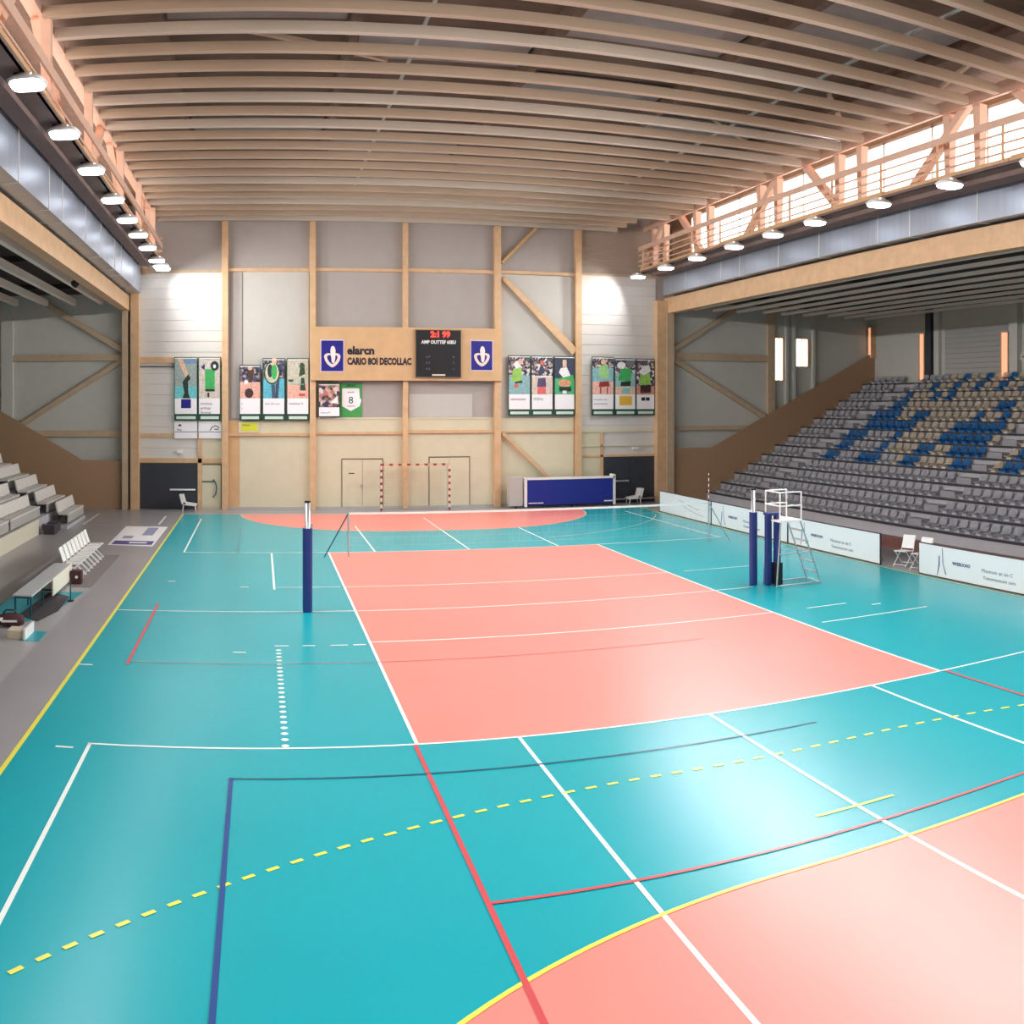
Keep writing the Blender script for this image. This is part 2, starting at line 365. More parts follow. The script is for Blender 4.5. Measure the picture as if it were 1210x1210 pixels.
# right wing rear wall: posts, shutter, slit windows with glow painted in for their sunlit reveals, diamond brace
def wx(name, y0, y1, z0, z1, d, m, par=None):
    bm = BM(); box(bm, WRX-d, WRX, y0, y1, z0, z1); return struct(name, bm, m, par)
wx('column', 16.45, 16.9, 0, 9.7, 0.28, M_dark); wx('column', 15.9, 16.3, 0, 9.7, 0.2, M_wing); wx('column', 10.1, 10.65, 0, 9.7, 0.3, M_wing); wx('column', 4.0, 4.5, 0, 9.7, 0.3, M_wing)
bm = BM(); z = 5.0
while z < 8.4:
    quad(bm, [(WRX-0.04, 11.0, z), (WRX-0.04, 15.6, z), (WRX-0.02, 15.6, z+0.22), (WRX-0.02, 11.0, z+0.22)])
    quad(bm, [(WRX-0.02, 11.0, z+0.22), (WRX-0.02, 15.6, z+0.22), (WRX-0.04, 15.6, z+0.25), (WRX-0.04, 11.0, z+0.25)]); z += 0.25
struct('trim_3', bm, mat('corrugated shutter', (178, 178, 176), 0.4, metal=0.3))
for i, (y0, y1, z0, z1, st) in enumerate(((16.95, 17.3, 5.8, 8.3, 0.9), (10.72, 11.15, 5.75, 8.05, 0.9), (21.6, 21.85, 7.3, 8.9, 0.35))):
    bm = BM(); box(bm, WRX-0.3, WRX-0.24, y0, y1, z0, z1); P = struct('window_%d' % (3+i), bm, M_glow)  # glowing pane stands in for the sunlit wooden reveal
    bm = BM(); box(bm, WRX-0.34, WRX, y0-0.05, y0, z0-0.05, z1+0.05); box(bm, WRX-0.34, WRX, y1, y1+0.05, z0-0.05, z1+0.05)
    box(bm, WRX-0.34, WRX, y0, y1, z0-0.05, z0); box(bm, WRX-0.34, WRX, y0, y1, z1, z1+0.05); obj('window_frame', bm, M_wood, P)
bm = BM()
for p, q in (((10.0, 6.9), (8.6, 8.0)), ((10.0, 6.9), (8.6, 5.8)), ((8.6, 8.0), (7.2, 6.9)), ((8.6, 5.8), (7.2, 6.9))): bar(bm, (WRX-0.15, p[0], p[1]), (WRX-0.15, q[0], q[1]), 0.14, 0.16)
struct('wall_brace', bm, M_wing)

# upper side walls with clerestory glazing, seam between wing roof and hall roof
for s in (-1, 1):
    x0, x1 = sorted((s*12.95, s*13.15))
    bm = BM(); box(bm, x0, x1, YB, WY, 9.3, 11.0); box(bm, x0, x1, YB, WY, 13.55, 14.0); box(bm, x0, x1, 19.6, WY, 11.0, 13.55)
    struct('wall_left_upper' if s < 0 else 'wall_right_upper', bm, M_wingtrim)
    n = 0; y = YB+0.1
    while y < 19.4:
        y1 = min(y+2.6, 19.6)
        bm = BM(); box(bm, s*13.0-0.02, s*13.0+0.02, y+0.04, y1-0.04, 11.0, 13.55)
        P = struct('window_%d' % (10+n+(40 if s > 0 else 0)), bm, M_pane)
        bm = BM(); xx = sorted((s*12.9, s*12.97))
        box(bm, xx[0], xx[1], y, y+0.04, 11.0, 13.55); box(bm, xx[0], xx[1], y1-0.04, y1, 11.0, 13.55); box(bm, xx[0], xx[1], y, y1, 11.0, 11.06); box(bm, xx[0], xx[1], y, y1, 13.45, 13.55)
        obj('window_frame', bm, M_whitep, P)
        n += 1; y = y1

# ------------------------------------------------------------------ roof: slats, purlins, panels
j = 0
for k in range(-20, 19):
    y = -0.9+1.245*k
    x1 = 11.0 if k < 16 else 9.9
    bm = BM(); box(bm, -11.25, x1, y-0.1, y+0.1, 12.92, 13.14)
    struct('ceiling_beam', bm, M_woodsl2 if k % 6 in (0,) or k % 11 == 4 else M_woodsl)
for x in (-9.0, -4.5, 0.2, 4.8, 9.2):
    bm = BM(); box(bm, x-0.1, x+0.1, YB, WY, 13.3, 13.75); struct('purlin', bm, M_deck)
for k in range(-9, 10):
    y = -0.9+2.49*k
    for i, (xa, xb) in enumerate(((-8.8, -4.7), (-4.3, 0.0), (0.4, 4.6), (5.0, 9.0))):
        if (k*5+i*3) % 4 == 0 or (k < 1 and (k+i) % 2 == 0):
            bm = BM(); box(bm, xa, xb, y-1.0, y+1.0, 13.62, 13.72); struct('acoustic_panel', bm, M_deckp)
for (x0, y0, x1, y1) in ((-10.5, 3.6, 11, 4.1), (-10.5, 8.4, 10, 8.6), (-3, -26, -3, 21), (7.2, -26, 7.2, 21)):
    bm = BM(); tube(bm, [(x0, y0, 13.28), (x1, y1, 13.28)], 0.05); struct('ceiling_pipe', bm, M_metal)
for (x0, y0, x1, y1) in ((-7, 0.0, -3.5, 2.2), (8.2, 0.4, 10.2, 2.8), (6.4, 4.0, 8.8, 6.4), (9.6, -4, 10.8, -1)):
    bm = BM(); bar(bm, (x0, y0, 13.3), (x1, y1, 13.45), 0.12, 0.1); struct('roof_brace', bm, M_woodsl)
# wing roof slats run along the hall
for s in (-1, 1):
    for i in range(9):
        x = s*(13.75+1.3*i)
        bm = BM(); box(bm, x-0.09, x+0.09, YB, WY-(0.5 if i % 3 else 0.9), 9.3 if s > 0 else 9.2, 9.42 if s > 0 else 9.48); struct('ceiling_beam', bm, mat('wing slat timber', (236, 233, 220), 0.6, noise=0.04, scale=1.5, stretch=(2, .3, 2)))
    for y in (-20, -10, 0, 10, 18):
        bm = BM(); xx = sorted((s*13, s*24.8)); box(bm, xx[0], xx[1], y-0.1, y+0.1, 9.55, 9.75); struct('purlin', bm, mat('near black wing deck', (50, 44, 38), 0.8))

# ------------------------------------------------------------------ side girders, trusses, catwalks, ducts
for s in (-1, 1):
    side = 'left' if s < 0 else 'right'
    where = 'over the left-hand benches' if s < 0 else 'over the stepped seating'
    def sx(a, b): return sorted((s*a, s*b))
    # timber girder over the wing opening
    bm = BM(); x0, x1 = sx(12.55, 12.95); box(bm, x0, x1, YB, WY, 9.15 if s > 0 else 8.95, 9.9 if s > 0 else 9.6); struct('girder', bm, M_wood)
    # duct
    D = thing('air_duct', 'long galvanised metal air duct running '+where, 'duct', (s*12.2, 0, 10.0), 0)
    xi = 12.2 if s > 0 else 12.0
    zb, zt = (9.98, 10.9) if s > 0 else (9.68, 11.0)
    y = YB+0.05; seg = 0; Ls = (2.9, 3.2, 1.7, 3.6)
    while y < 20.9:
        y1 = min(y+Ls[seg % 4], 21.3)
        if 21.3-y1 < 1.0: y1 = 21.3
        bm = BM(); x0, x1 = sx(xi, xi+0.7); box(bm, x0-s*12.2, x1-s*12.2, y+0.012, y1-0.012, zb-10, zt-10); obj('duct_section', bm, M_alu, D)
        bm = BM(); x0, x1 = sx(xi-0.015, xi+0.715); box(bm, x0-s*12.2, x1-s*12.2, y-0.02, y+0.012, zb-10.015, zt-9.985); obj('duct_seam', bm, M_whitep, D)
        y = y1; seg += 1
        if y >= 21.3: break
    # catwalk
    K = thing('catwalk', 'timber and steel maintenance catwalk with handrails '+where, 'catwalk', (s*10.9, 0, 10.9))
    xk = 10.8 if s > 0 else 11.0
    bm = BM(); x0, x1 = sx(xk, 12.17 if s > 0 else 11.97); box(bm, x0-s*10.9, x1-s*10.9, YB, 21.0, 0.02, 0.1); obj('deck', bm, M_void, K)
    bm = BM(); x0, x1 = sx(xk+0.5, 11.9); box(bm, x0-s*10.9, x1-s*10.9, YB, 20.6, -0.12, 0.02); obj('deck_joist', bm, M_void, K)
    bm = BM(); x0, x1 = sx(xk+0.02, xk+0.08)
    y = -26
    while y < 20.8:
        box(bm, x0-s*10.9, x1-s*10.9, y, min(y+5.4, 20.9), 0.02, 0.24 if int(y) % 2 else 0.2); y += 5.5
    obj('edge_board', bm, M_board, K)
    for z, r in ((1.18, 0.07), (0.86, 0.03), (0.6, 0.03), (0.36, 0.03)) if s > 0 else ((0.82, 0.09), (0.3, 0.025)):
        bm = BM(); X = s*(xk-10.9)+s*0.02
        if r > 0.05: box(bm, X-0.03, X+0.03, YB, 21.0, z-r*1.5, z+r*1.2)
        else: tube(bm, [(X, YB, z), (X, 21.0, z)], r)
        obj('handrail', bm, M_truss, K)
    y = -25.4
    while y < 21 and s > 0:
        bm = BM(); X = s*(xk-10.9)+s*0.03; box(bm, X-0.025, X+0.025, y-0.035, y+0.035, 0.03, 1.2); obj('rail_post', bm, M_wood, K); y += 2.7
    bm = BM(); X0, X1 = sorted((s*(xk-10.9), s*1.6))
    for z in (1.18, 0.6): box(bm, X0, X1, 20.98, 21.02, z-0.04, z+0.04)
    obj('end_rail', bm, M_wood, K)
    # truss
    T = thing('roof_truss', 'peach lit glulam truss with raking struts '+where, 'truss', (s*11.5, 0, 11.0))
    bm = BM(); x0, x1 = sx(11.26, 11.36); box(bm, x0-s*11.5, x1-s*11.5, YB, 21.5, 2.0, 2.2); obj('edge_chord', bm, M_truss, T)
    bm = BM(); box(bm, -0.14, 0.14, YB, 21.5, 2.16, 2.4); obj('top_chord', bm, M_truss, T)
    bm = BM(); box(bm, -0.14, 0.14, YB, 21.5, 0.1, 0.3); obj('bottom_chord', bm, M_truss, T)
    posts = (-25, -19.6, -13.2, -7.2, -1.5, 4.2, 9.6, 15.3, 20.0) if s > 0 else (-25, -19.6, -13.2, -7.2, -2.0, 3.2, 9.2, 14.1, 18.9)
    for y in posts:
        for dy in ((-0.65, 0.65) if s > 0 else (0,)):
            bm = BM(); px_ = 0 if s > 0 else 0.3; bar(bm, (px_, y+dy, 0.03), (px_, y+dy, 2.0), 0.2, 0.2, w2=0.28 if s > 0 else 0.22, h2=0.3 if s > 0 else 0.22); obj('post', bm, M_truss, T)
    for yt in (-24, -13.2, -2.6, 8.0, 18.6):
        for dy in (-1, 1):
            bm = BM(); bar(bm, (0, yt+dy*0.9, 2.15), (-s*0.1, yt+dy*3.3, 0.2), 0.22, 0.24); obj('strut', bm, M_truss, T)
    # floodlights
    ys = [20.6, 17.3, 14.1, 10.8, 7.8, 5.0, 1.4, -1.9, -5.2, -8.6, -12, -15.4, -18.8, -22.2] if s > 0 else [20.95, 20.1, 18.4, 15.0, 12.1, 9.2, 6.0, 2.3, -1.2, -4.7, -8.2, -11.8, -15.3, -18.8, -22.2]
    ords = ('first', 'second', 'third', 'fourth', 'fifth', 'sixth', 'seventh', 'eighth', 'ninth', 'tenth', 'eleventh', 'twelfth', 'thirteenth', 'fourteenth', 'fifteenth')
    proto = None
    for i, y in enumerate(ys):
        lab = 'lit floodlight under the %s catwalk edge, %s counting from the far wall' % ('left' if s < 0 else 'right', ords[i])
        X = s*(10.62 if s > 0 else 10.98)
        if proto is None:
            L = thing('floodlight', lab, 'lamp', (X, y, 10.70), group='floodlights under the catwalks')
            bm = BM()
            prof = [(0.33, 0.21), (0.37, 0.25), (0.28, 0.17), (0.12, 0.1)]; zz = [0.0, 0.05, 0.13, 0.2]
            sq = lambda v_: math.copysign(abs(v_)**0.55, v_)
            rings = [[bm.verts.new((a*sq(math.cos(t*PI/8)), b*1.35*sq(math.sin(t*PI/8)), z)) for t in range(16)] for (a, b), z in zip(prof, zz)]
            for a, b in zip(rings, rings[1:]):
                for t in range(16): bm.faces.new((a[t], a[(t+1) % 16], b[(t+1) % 16], b[t]))
            bm.faces.new(rings[-1])
            obj('housing', bm, M_whitep, L, smooth=True)
            bm = BM()
            lr = [bm.verts.new((0.34*sq(math.cos(t*PI/8)), 0.31*sq(math.sin(t*PI/8)), 0.03)) for t in range(16)]
            l2 = [bm.verts.new((0.3*sq(math.cos(t*PI/8)), 0.27*sq(math.sin(t*PI/8)), -0.05)) for t in range(16)]
            for t in range(16): bm.faces.new((lr[t], lr[(t+1) % 16], l2[(t+1) % 16], l2[t]))
            bm.faces.new(l2[::-1])
            obj('lens', bm, M_lens, L, smooth=False)
            bm = BM(); tube(bm, [(0, 0, 0.16), (s*0.2, 0, 0.18)], 0.03, 6); box(bm, s*0.2-0.05, s*0.2+0.05, -0.1, 0.1, 0.14, 0.215)
            obj('bracket', bm, M_black, L)
            proto = L
        else:
            L = copy_tree(proto); L.location = (X, y, 10.70); L['label'] = lab
        ld = bpy.data.lights.new('floodlight_beam', 'AREA'); ld.shape = 'RECTANGLE'; ld.size = 0.5; ld.size_y = 0.45
        ld.energy = LAMP_W*((0.18 if s < 0 else 0.55) if i < 2 else 1.0); ld.color = (1.0, 0.985, 0.98); ld.spread = 2.5
        lo = bpy.data.objects.new('floodlight_beam', ld); C.objects.link(lo); lo.parent = L
        lo.location = (-s*0.0, 0, -0.075); lo.rotation_euler = (0, s*1.08, 0)

# ------------------------------------------------------------------ doors and shutters on the back wall
def door_y(name, x0, x1, z1, m, y=WY-0.05, leaves=1, head=True):
    bm = BM(); g = 0.012; wv = (x1-x0)/leaves
    for i in range(leaves): box(bm, x0+i*wv+g, x0+(i+1)*wv-g, y-0.03, y, 0.1 if m is M_cream else 0.02, z1)
    P = struct(name, bm, m)
    bm = BM(); box(bm, x0-0.02, x1+0.02, y-0.035, y, z1, z1+0.045); box(bm, x0-0.02, x0, y-0.034, y, 0.1, z1); box(bm, x1, x1+0.02, y-0.034, y, 0.1, z1)
    if head: obj('door_frame', bm, mat('dark door seal', (96, 84, 66), 0.6), P)
    else: bm.free()
    return P
d = door_y('door_1', -3.0, -1.16, 2.24, M_cream, leaves=2)
bm = BM(); box(bm, -2.15, -2.08, WY-0.12, WY-0.08, 0.98, 1.12); obj('door_handle', bm, M_metal, d)
bm = BM(); box(bm, -2.7, -2.45, WY-0.09, WY-0.08, 1.6, 1.64); obj('door_sign', bm, M_ink, d)
d = door_y('door_2', 0.98, 2.85, 2.3, M_cream, leaves=2)
d = door_y('door_3', -12.2, -9.5, 2.06, M_dark)
bm = BM(); box(bm, -10.75, -9.6, WY-0.16, WY-0.1, 0.86, 0.93); obj('push_bar', bm, M_whitep, d)
d = door_y('door_4', 9.4, 12.05, 2.22, M_dark, leaves=2)
bm = BM(); box(bm, 9.5, 10.65, WY-0.16, WY-0.1, 1.02, 1.1); obj('push_bar', bm, M_metal, d)
bm = BM(); box(bm, 9.5, 12.0, WY-0.2, WY-0.1, 0.16, 0.22); obj('kick_rail', bm, M_metal, d)
d = door_y('door_5', -9.3, -8.45, 2.0, M_cream)
bm = BM(); tube(bm, [(-8.8+0.0, WY-0.1, 0.55), (-8.68, WY-0.16, 0.7), (-8.64, WY-0.17, 0.95), (-8.68, WY-0.16, 1.2), (-8.8, WY-0.1, 1.35)], 0.03, 6)
obj('door_handle', bm, M_tealleg, d)
bm = BM(); box(bm, -9.3, -8.75, WY-0.1, WY-0.08, 1.24, 1.28); obj('push_bar', bm, M_ink, d)
for x, z, s_ in ((-10.3, 2.6, 0.28), (11.0, 2.62, 0.28)):
    bm = BM(); box(bm, x-s_/2, x+s_/2, WY-0.16, WY-0.03, z-0.06, z+0.06); tag(obj('emergency_lamp', bm, M_whitep), 'small white emergency light above the dark shutter on the %s' % ('left' if x < 0 else 'right'), 'lamp')

# ------------------------------------------------------------------ sign board, scoreboard
S = thing('sign_board', 'wide plywood sign board with navy emblems and dark lettering under the roof', 'sign', (0, WY-0.3, 5.8))
bm = BM(); box(bm, -4.45, 4.3, -0.12, 0.03, 0.0, 2.4); obj('board', bm, M_board, S, bevel=0.01)
def emblem(x0, x1, z0, z1):
    bm = BM(); box(bm, x0-0.05, x1+0.05, -0.14, -0.12, z0-0.05, z1+0.05); P = obj('emblem_plate', bm, mat('pale emblem edge', (214, 200, 204), 0.5), S)
    bm = BM(); box(bm, x0, x1, -0.15, -0.135, z0, z1); obj('emblem_field', bm, M_navy, P)
    cx, cz, w2, h2 = (x0+x1)/2, (z0+z1)/2, (x1-x0), (z1-z0)
    bm = BM(); cz0 = cz-0.08*h2
    outer = [(-0.38, 0.05), (-0.34, 0.13), (-0.2, 0.17), (-0.05, 0.15), (0.05, 0.15), (0.2, 0.17), (0.34, 0.13), (0.38, 0.05), (0.33, -0.08), (0.22, -0.2), (0.08, -0.28), (0.0, -0.3), (-0.08, -0.28), (-0.22, -0.2), (-0.33, -0.08)]
    inner = [(-0.24, 0.03), (-0.22, 0.08), (-0.14, 0.10), (-0.05, 0.09), (0.05, 0.09), (0.14, 0.10), (0.22, 0.08), (0.24, 0.03), (0.21, -0.04), (0.14, -0.12), (0.05, -0.18), (0.0, -0.19), (-0.05, -0.18), (-0.14, -0.12), (-0.21, -0.04)]
    a = [bm.verts.new((cx+x*w2, -0.165, cz0+z*h2)) for x, z in outer]; b = [bm.verts.new((cx+x*w2, -0.165, cz0+z*h2)) for x, z in inner]
    n = len(a)
    for i in range(n): bm.faces.new((a[i], a[(i+1) % n], b[(i+1) % n], b[i]))
    obj('emblem_ring', bm, mat('blush emblem paint', (240, 214, 206), 0.5), P)
    bm = BM(); bm.faces.new([bm.verts.new((cx+w2*x, -0.172, cz0+h2*z)) for x, z in ((0.03, 0.41), (0.11, 0.36), (0.15, 0.26), (0.14, 0.1), (0.13, -0.04), (0.09, -0.14), (0.03, -0.17), (-0.03, -0.12), (-0.05, 0.02), (-0.08, 0.14), (-0.09, 0.28), (-0.05, 0.37))])
    obj('emblem_petal', bm, mat('pale emblem paint', (246, 228, 222), 0.5), P)
emblem(-3.96, -2.98, 0.42, 1.78); emblem(2.86, 3.84, 0.5, 1.82)
text('lettering', 'elarcn', 0.5, (-2.8, -0.125, 1.18), M_ink, S, sx=1.0, bold=0.022)
text('lettering', 'CARIO 8OI DECOLLAC', 0.42, (-2.8, -0.125, 0.72), M_ink, S, sx=0.67, bold=0.022)
B = thing('scoreboard', 'black electronic scoreboard with red digits on the plywood sign', 'scoreboard', (1.33, WY-0.45, 5.97))
bm = BM(); box(bm, -1.03, 1.03, -0.1, 0.02, 0, 2.1); obj('case', bm, M_black, B, bevel=0.01)
for a, b_, c, d_ in ((-1.05, 1.05, -0.02, 0.0), (-1.05, 1.05, 2.1, 2.13)):
    bm = BM(); box(bm, a, b_, -0.11, 0.02, c, d_); obj('case_edge', bm, mat('grey scoreboard edge', (120, 110, 100), 0.5), B)
text('digits', '2:1 99', 0.36, (0.08, -0.105, 1.8), M_led, B, align='CENTER', bold=0.015)
text('lettering', 'AMP OUTTEF 6SEU', 0.21, (0.0, -0.105, 1.5), M_ledw, B, align='CENTER', sx=0.9, bold=0.008)
for i, (l, r_) in enumerate((('A P', '8'), ('A T', 'T'), ('A 2', 'L'))):
    text('lettering', l, 0.13, (-0.58, -0.105, 0.86-i*0.27), M_inkg, B); text('lettering', r_, 0.13, (0.65, -0.105, 0.86-i*0.27), M_inkg, B)
bm = BM(); box(bm, -0.3, 0.3, -0.125, -0.1, 0.05, 0.12); obj('name_plate', bm, M_card, B)

# ------------------------------------------------------------------ posters
def crowd(name, cols, scale=9):
    m = bpy.data.materials.new(name); m.use_nodes = True; nt = m.node_tree; b = nt.nodes['Principled BSDF']; b.inputs['Roughness'].default_value = 0.6
    tc = nt.nodes.new('ShaderNodeTexCoord'); v = nt.nodes.new('ShaderNodeTexVoronoi'); v.inputs['Scale'].default_value = scale
    rp = nt.nodes.new('ShaderNodeValToRGB'); rp.color_ramp.interpolation = 'CONSTANT'
    sp = nt.nodes.new('ShaderNodeSeparateColor')
    nt.links.new(tc.outputs['Object'], v.inputs['Vector']); nt.links.new(v.outputs['Color'], sp.inputs[0]); nt.links.new(sp.outputs[0], rp.inputs[0]); nt.links.new(rp.outputs[0], b.inputs['Base Color'])
    e = rp.color_ramp.elements
    e[0].color = lin(cols[0]); e[1].position = 1/len(cols); e[1].color = lin(cols[1])
    for i, c in enumerate(cols[2:]): q = e.new((i+2)/len(cols)); q.color = lin(c)
    return m
CR1 = crowd('crowd print', [(60, 62, 80), (196, 176, 164), (96, 84, 96), (220, 214, 212), (44, 50, 84), (150, 120, 110)])
CR2 = crowd('dark crowd print', [(52, 60, 90), (70, 78, 112), (120, 104, 104), (40, 44, 66), (180, 160, 150)])
CR3 = crowd('warm crowd print', [(150, 112, 84), (90, 70, 72), (60, 56, 90), (200, 170, 150), (216, 206, 204), (190, 120, 110)], 6)
def pm(c): return mat('print %d %d %d' % c, c, 0.55, noise=0.22, scale=9)
TEAL, PNK, GRN, DK, SKIN, WHT, YEL, NVY, BRN, LGRN = (110, 196, 200), (232, 178, 160), (66, 176, 96), (30, 50, 44), (224, 184, 156), (240, 240, 238), (224, 214, 60), (34, 48, 112), (80, 56, 50), (150, 200, 92)
def ell(cx, cz, rx, rz, n=14): return [(cx+rx*math.cos(2*PI*i/n), cz+rz*math.sin(2*PI*i/n)) for i in range(n)]
def R4(x0, x1, z0, z1): return [(x0, z0), (x1, z0), (x1, z1), (x0, z1)]
def poster(label, x0, x1, zt, zb, capz, bg, figs, caption, cap_col=M_ink, strip=M_dgreen, extra=None, csize=0.13, y=WY-0.2, cm=M_ad):
    wd = x1-x0; P = thing('poster', label, 'poster', ((x0+x1)/2, y, zb), group='sponsor and player posters on the back wall')
    H = zt-zb; hc = capz-zb
    bm = BM(); box(bm, -wd/2, wd/2, 0, 0.03, 0, H); obj('backing', bm, M_dgreen, P)
    for zz_ in (0.3, H-0.3): bm = BM(); box(bm, -wd/2+0.1, wd/2-0.1, 0.03, 0.17, zz_-0.03, zz_+0.03); obj('mounting_bar', bm, M_metal, P)
    bm = BM(); box(bm, -wd/2+0.03, wd/2-0.03, -0.008, 0, hc, H-0.04)
    PP = obj('picture', bm, bg[0], P)
    pw, ph = wd-0.06, H-0.04-hc
    if bg[1] is not None:
        bm = BM(); box(bm, -pw/2, pw/2, -0.011, -0.008, hc, hc+ph*bg[2]); obj('picture_ground', bm, bg[1], PP)
    for i, (poly, c) in enumerate(figs):
        bm = BM(); prism(bm, [(-pw/2+pw*u, -0.0125-0.0012*i, hc+ph*v) for u, v in poly], (0, 0.001, 0)); obj('figure_print', bm, pm(c) if isinstance(c, tuple) else c, PP)
    z0c = 0.27 if strip else 0.03
    bm = BM(); box(bm, -wd/2+0.03, wd/2-0.03, -0.01, 0, z0c, hc); CC = obj('caption_panel', bm, cm, P)
    if strip:
        bm = BM(); box(bm, -wd/2+0.1, wd/2-0.08, -0.01, 0, 0.07, 0.2); obj('lower_strip', bm, mat('pale green strip', (208, 228, 214), 0.5), P)
    bm = BM(); box(bm, -wd/2+0.03, wd/2-0.03, -0.03, -0.0125, H-0.09, H-0.05); obj('top_rail', bm, M_whitep, P)
    if caption:
        for i, t in enumerate(caption): text('caption', t, csize, (-wd/2+0.1, -0.012, hc-0.28-i*0.2), cap_col, CC, sx=0.85, depth=0.002)
    if extra:
        for (a, b_, c_, d_), m in extra:
            bm = BM(); box(bm, -wd/2+a*wd, -wd/2+b_*wd, -0.014, -0.01, z0c+c_*(hc-z0c), z0c+d_*(hc-z0c)); obj('logo_print', bm, m, CC)
    bm = BM(); box(bm, -wd/2, wd/2, -0.012, -0.008, 0.27 if strip else 0.03, 0.3 if strip else 0.05); obj('edge_line', bm, M_dgreen, CC)
    return P
Wp = 1.07
poster('poster of a raised leg in a dark green sock, leftmost on the back wall', -10.55, -9.5, 6.86, 4.0, 5.0, (pm((150, 166, 160)), pm(TEAL), 0.3),
       [([(0.1, 1.0), (0.32, 1.0), (0.62, 0.6), (0.5, 0.5)], SKIN), ([(0.35, 0.4), (0.62, 0.6), (0.72, 0.48), (0.6, 0.42), (0.62, 0.12), (0.7, 0), (0.35, 0), (0.44, 0.14)], DK), (R4(0.45, 1.0, 0.86, 1.0), (112, 144, 176))], None, extra=[((0.3, 0.72, 0.4, 0.95), M_navy)])
poster('poster of a headless green shirt on pale ground, second from the left', -9.46, -8.46, 6.86, 4.0, 5.0, (pm((212, 202, 190)), None, 0),
       [([(0.3, 0.22), (0.75, 0.22), (0.76, 0.72), (0.28, 0.72)], GRN), ([(0.3, 0.17), (0.75, 0.17), (0.75, 0.23), (0.3, 0.23)], DK), (ell(0.75, 0.8, 0.2, 0.12), DK), (ell(0.74, 0.79, 0.07, 0.05), WHT), ([(0.1, 0.76), (0.28, 0.7), (0.27, 0.86)], NVY), (R4(0.4, 0.5, 0.03, 0.14), BRN)], ['Inmedicing', 'guriftutgn', '(furumng)'], csize=0.14)
for xx, t, mm_ in ((-10.55, 'Mtn', M_ink), (-9.46, '', M_ink)):
    P = thing('notice_panel', 'white notice below the %s poster at the left end' % ('sock' if t else 'headless shirt'), 'notice', (xx+0.52, WY-0.13, 3.2))
    bm = BM(); box(bm, -0.51, 0.51, 0, 0.03, 0, 0.78); obj('panel', bm, M_ad, P)
    bm = BM(); box(bm, -0.5, 0.5, -0.006, 0, 0.28, 0.31); obj('rule', bm, M_inkg, P)
    if t: text('caption', t, 0.14, (-0.4, -0.004, 0.34), M_ink, P); bm = BM(); prism(bm, [(-0.38, -0.004, 0.55), (-0.25, -0.004, 0.66), (-0.18, -0.004, 0.55)], (0, 0.002, 0)); obj('logo_print', bm, M_ink, P)
    else:
        bm = BM(); tube(bm, [(0.0, 0, 0.36), (0.1, 0, 0.52), (0.25, 0, 0.58), (0.4, 0, 0.5), (0.36, 0, 0.4), (0.2, 0, 0.42)], 0.02, 6); obj('logo_print', bm, M_ink, P)
poster('poster of a player crouching on coral court before a dark crowd', -7.62, -6.66, 6.5, 4.0, 5.0, (CR2, pm(PNK), 0.5),
       [([(0.35, 0.9), (0.6, 1.0), (0.7, 0.85), (0.62, 0.5), (0.45, 0.48)], BRN), (ell(0.3, 0.5, 0.1, 0.07), WHT), (ell(0.45, 0.16, 0.22, 0.15), (70, 52, 48)), (ell(0.5, 0.93, 0.12, 0.07), SKIN)], ['L', 't'])
poster('poster of a racket head with two players inside, teal below', -6.58, -5.58, 6.8, 4.0, 5.0, (CR2, pm((96, 184, 206)), 0.5),
       [(ell(0.42, 0.65, 0.37, 0.3), DK), (ell(0.42, 0.65, 0.33, 0.26), (204, 206, 176)), (ell(0.33, 0.7, 0.13, 0.17), (44, 56, 66)), (ell(0.52, 0.68, 0.14, 0.2), GRN), ([(0.38, 0.35), (0.55, 0.35), (0.6, 0), (0.42, 0)], (70, 90, 110)), ([(0.6, 0.35), (0.78, 0.55), (0.7, 0), (0.58, 0)], (64, 74, 90)), (ell(0.52, 0.95, 0.12, 0.1), SKIN)], ['namr bilis unen'], cap_col=M_inkg)
poster('poster of a small player in dark green against a pale wall', -5.5, -4.5, 6.8, 4.0, 5.0, (pm((200, 196, 178)), pm(PNK), 0.36),
       [(ell(0.7, 0.82, 0.13, 0.09), (66, 84, 60)), ([(0.55, 0.55), (0.85, 0.62), (0.82, 0.78), (0.6, 0.75)], (52, 78, 48)), ([(0.6, 0.2), (0.88, 0.2), (0.8, 0.52), (0.66, 0.52)], (44, 74, 50)), (R4(0.1, 0.8, 0.35, 0.37), (120, 180, 170)), (R4(0.05, 0.28, 0.42, 0.48), (60, 100, 80)), (R4(0.55, 0.85, 0.06, 0.12), (190, 90, 80))], ['wuldilobuln O'])
poster('narrow poster of a huddled team in warm light under the plywood sign', -4.08, -3.1, 5.68, 4.15, 4.6, (CR3, None, 0), [([(0.1, 0.1), (0.4, 0.3), (0.6, 0.1)], (60, 56, 100)), ([(0.55, 0.2), (0.9, 0.5), (0.95, 0.15)], WHT)], ['niwnny M', 'gunnrurm'], strip=None, cap_col=M_inkg)
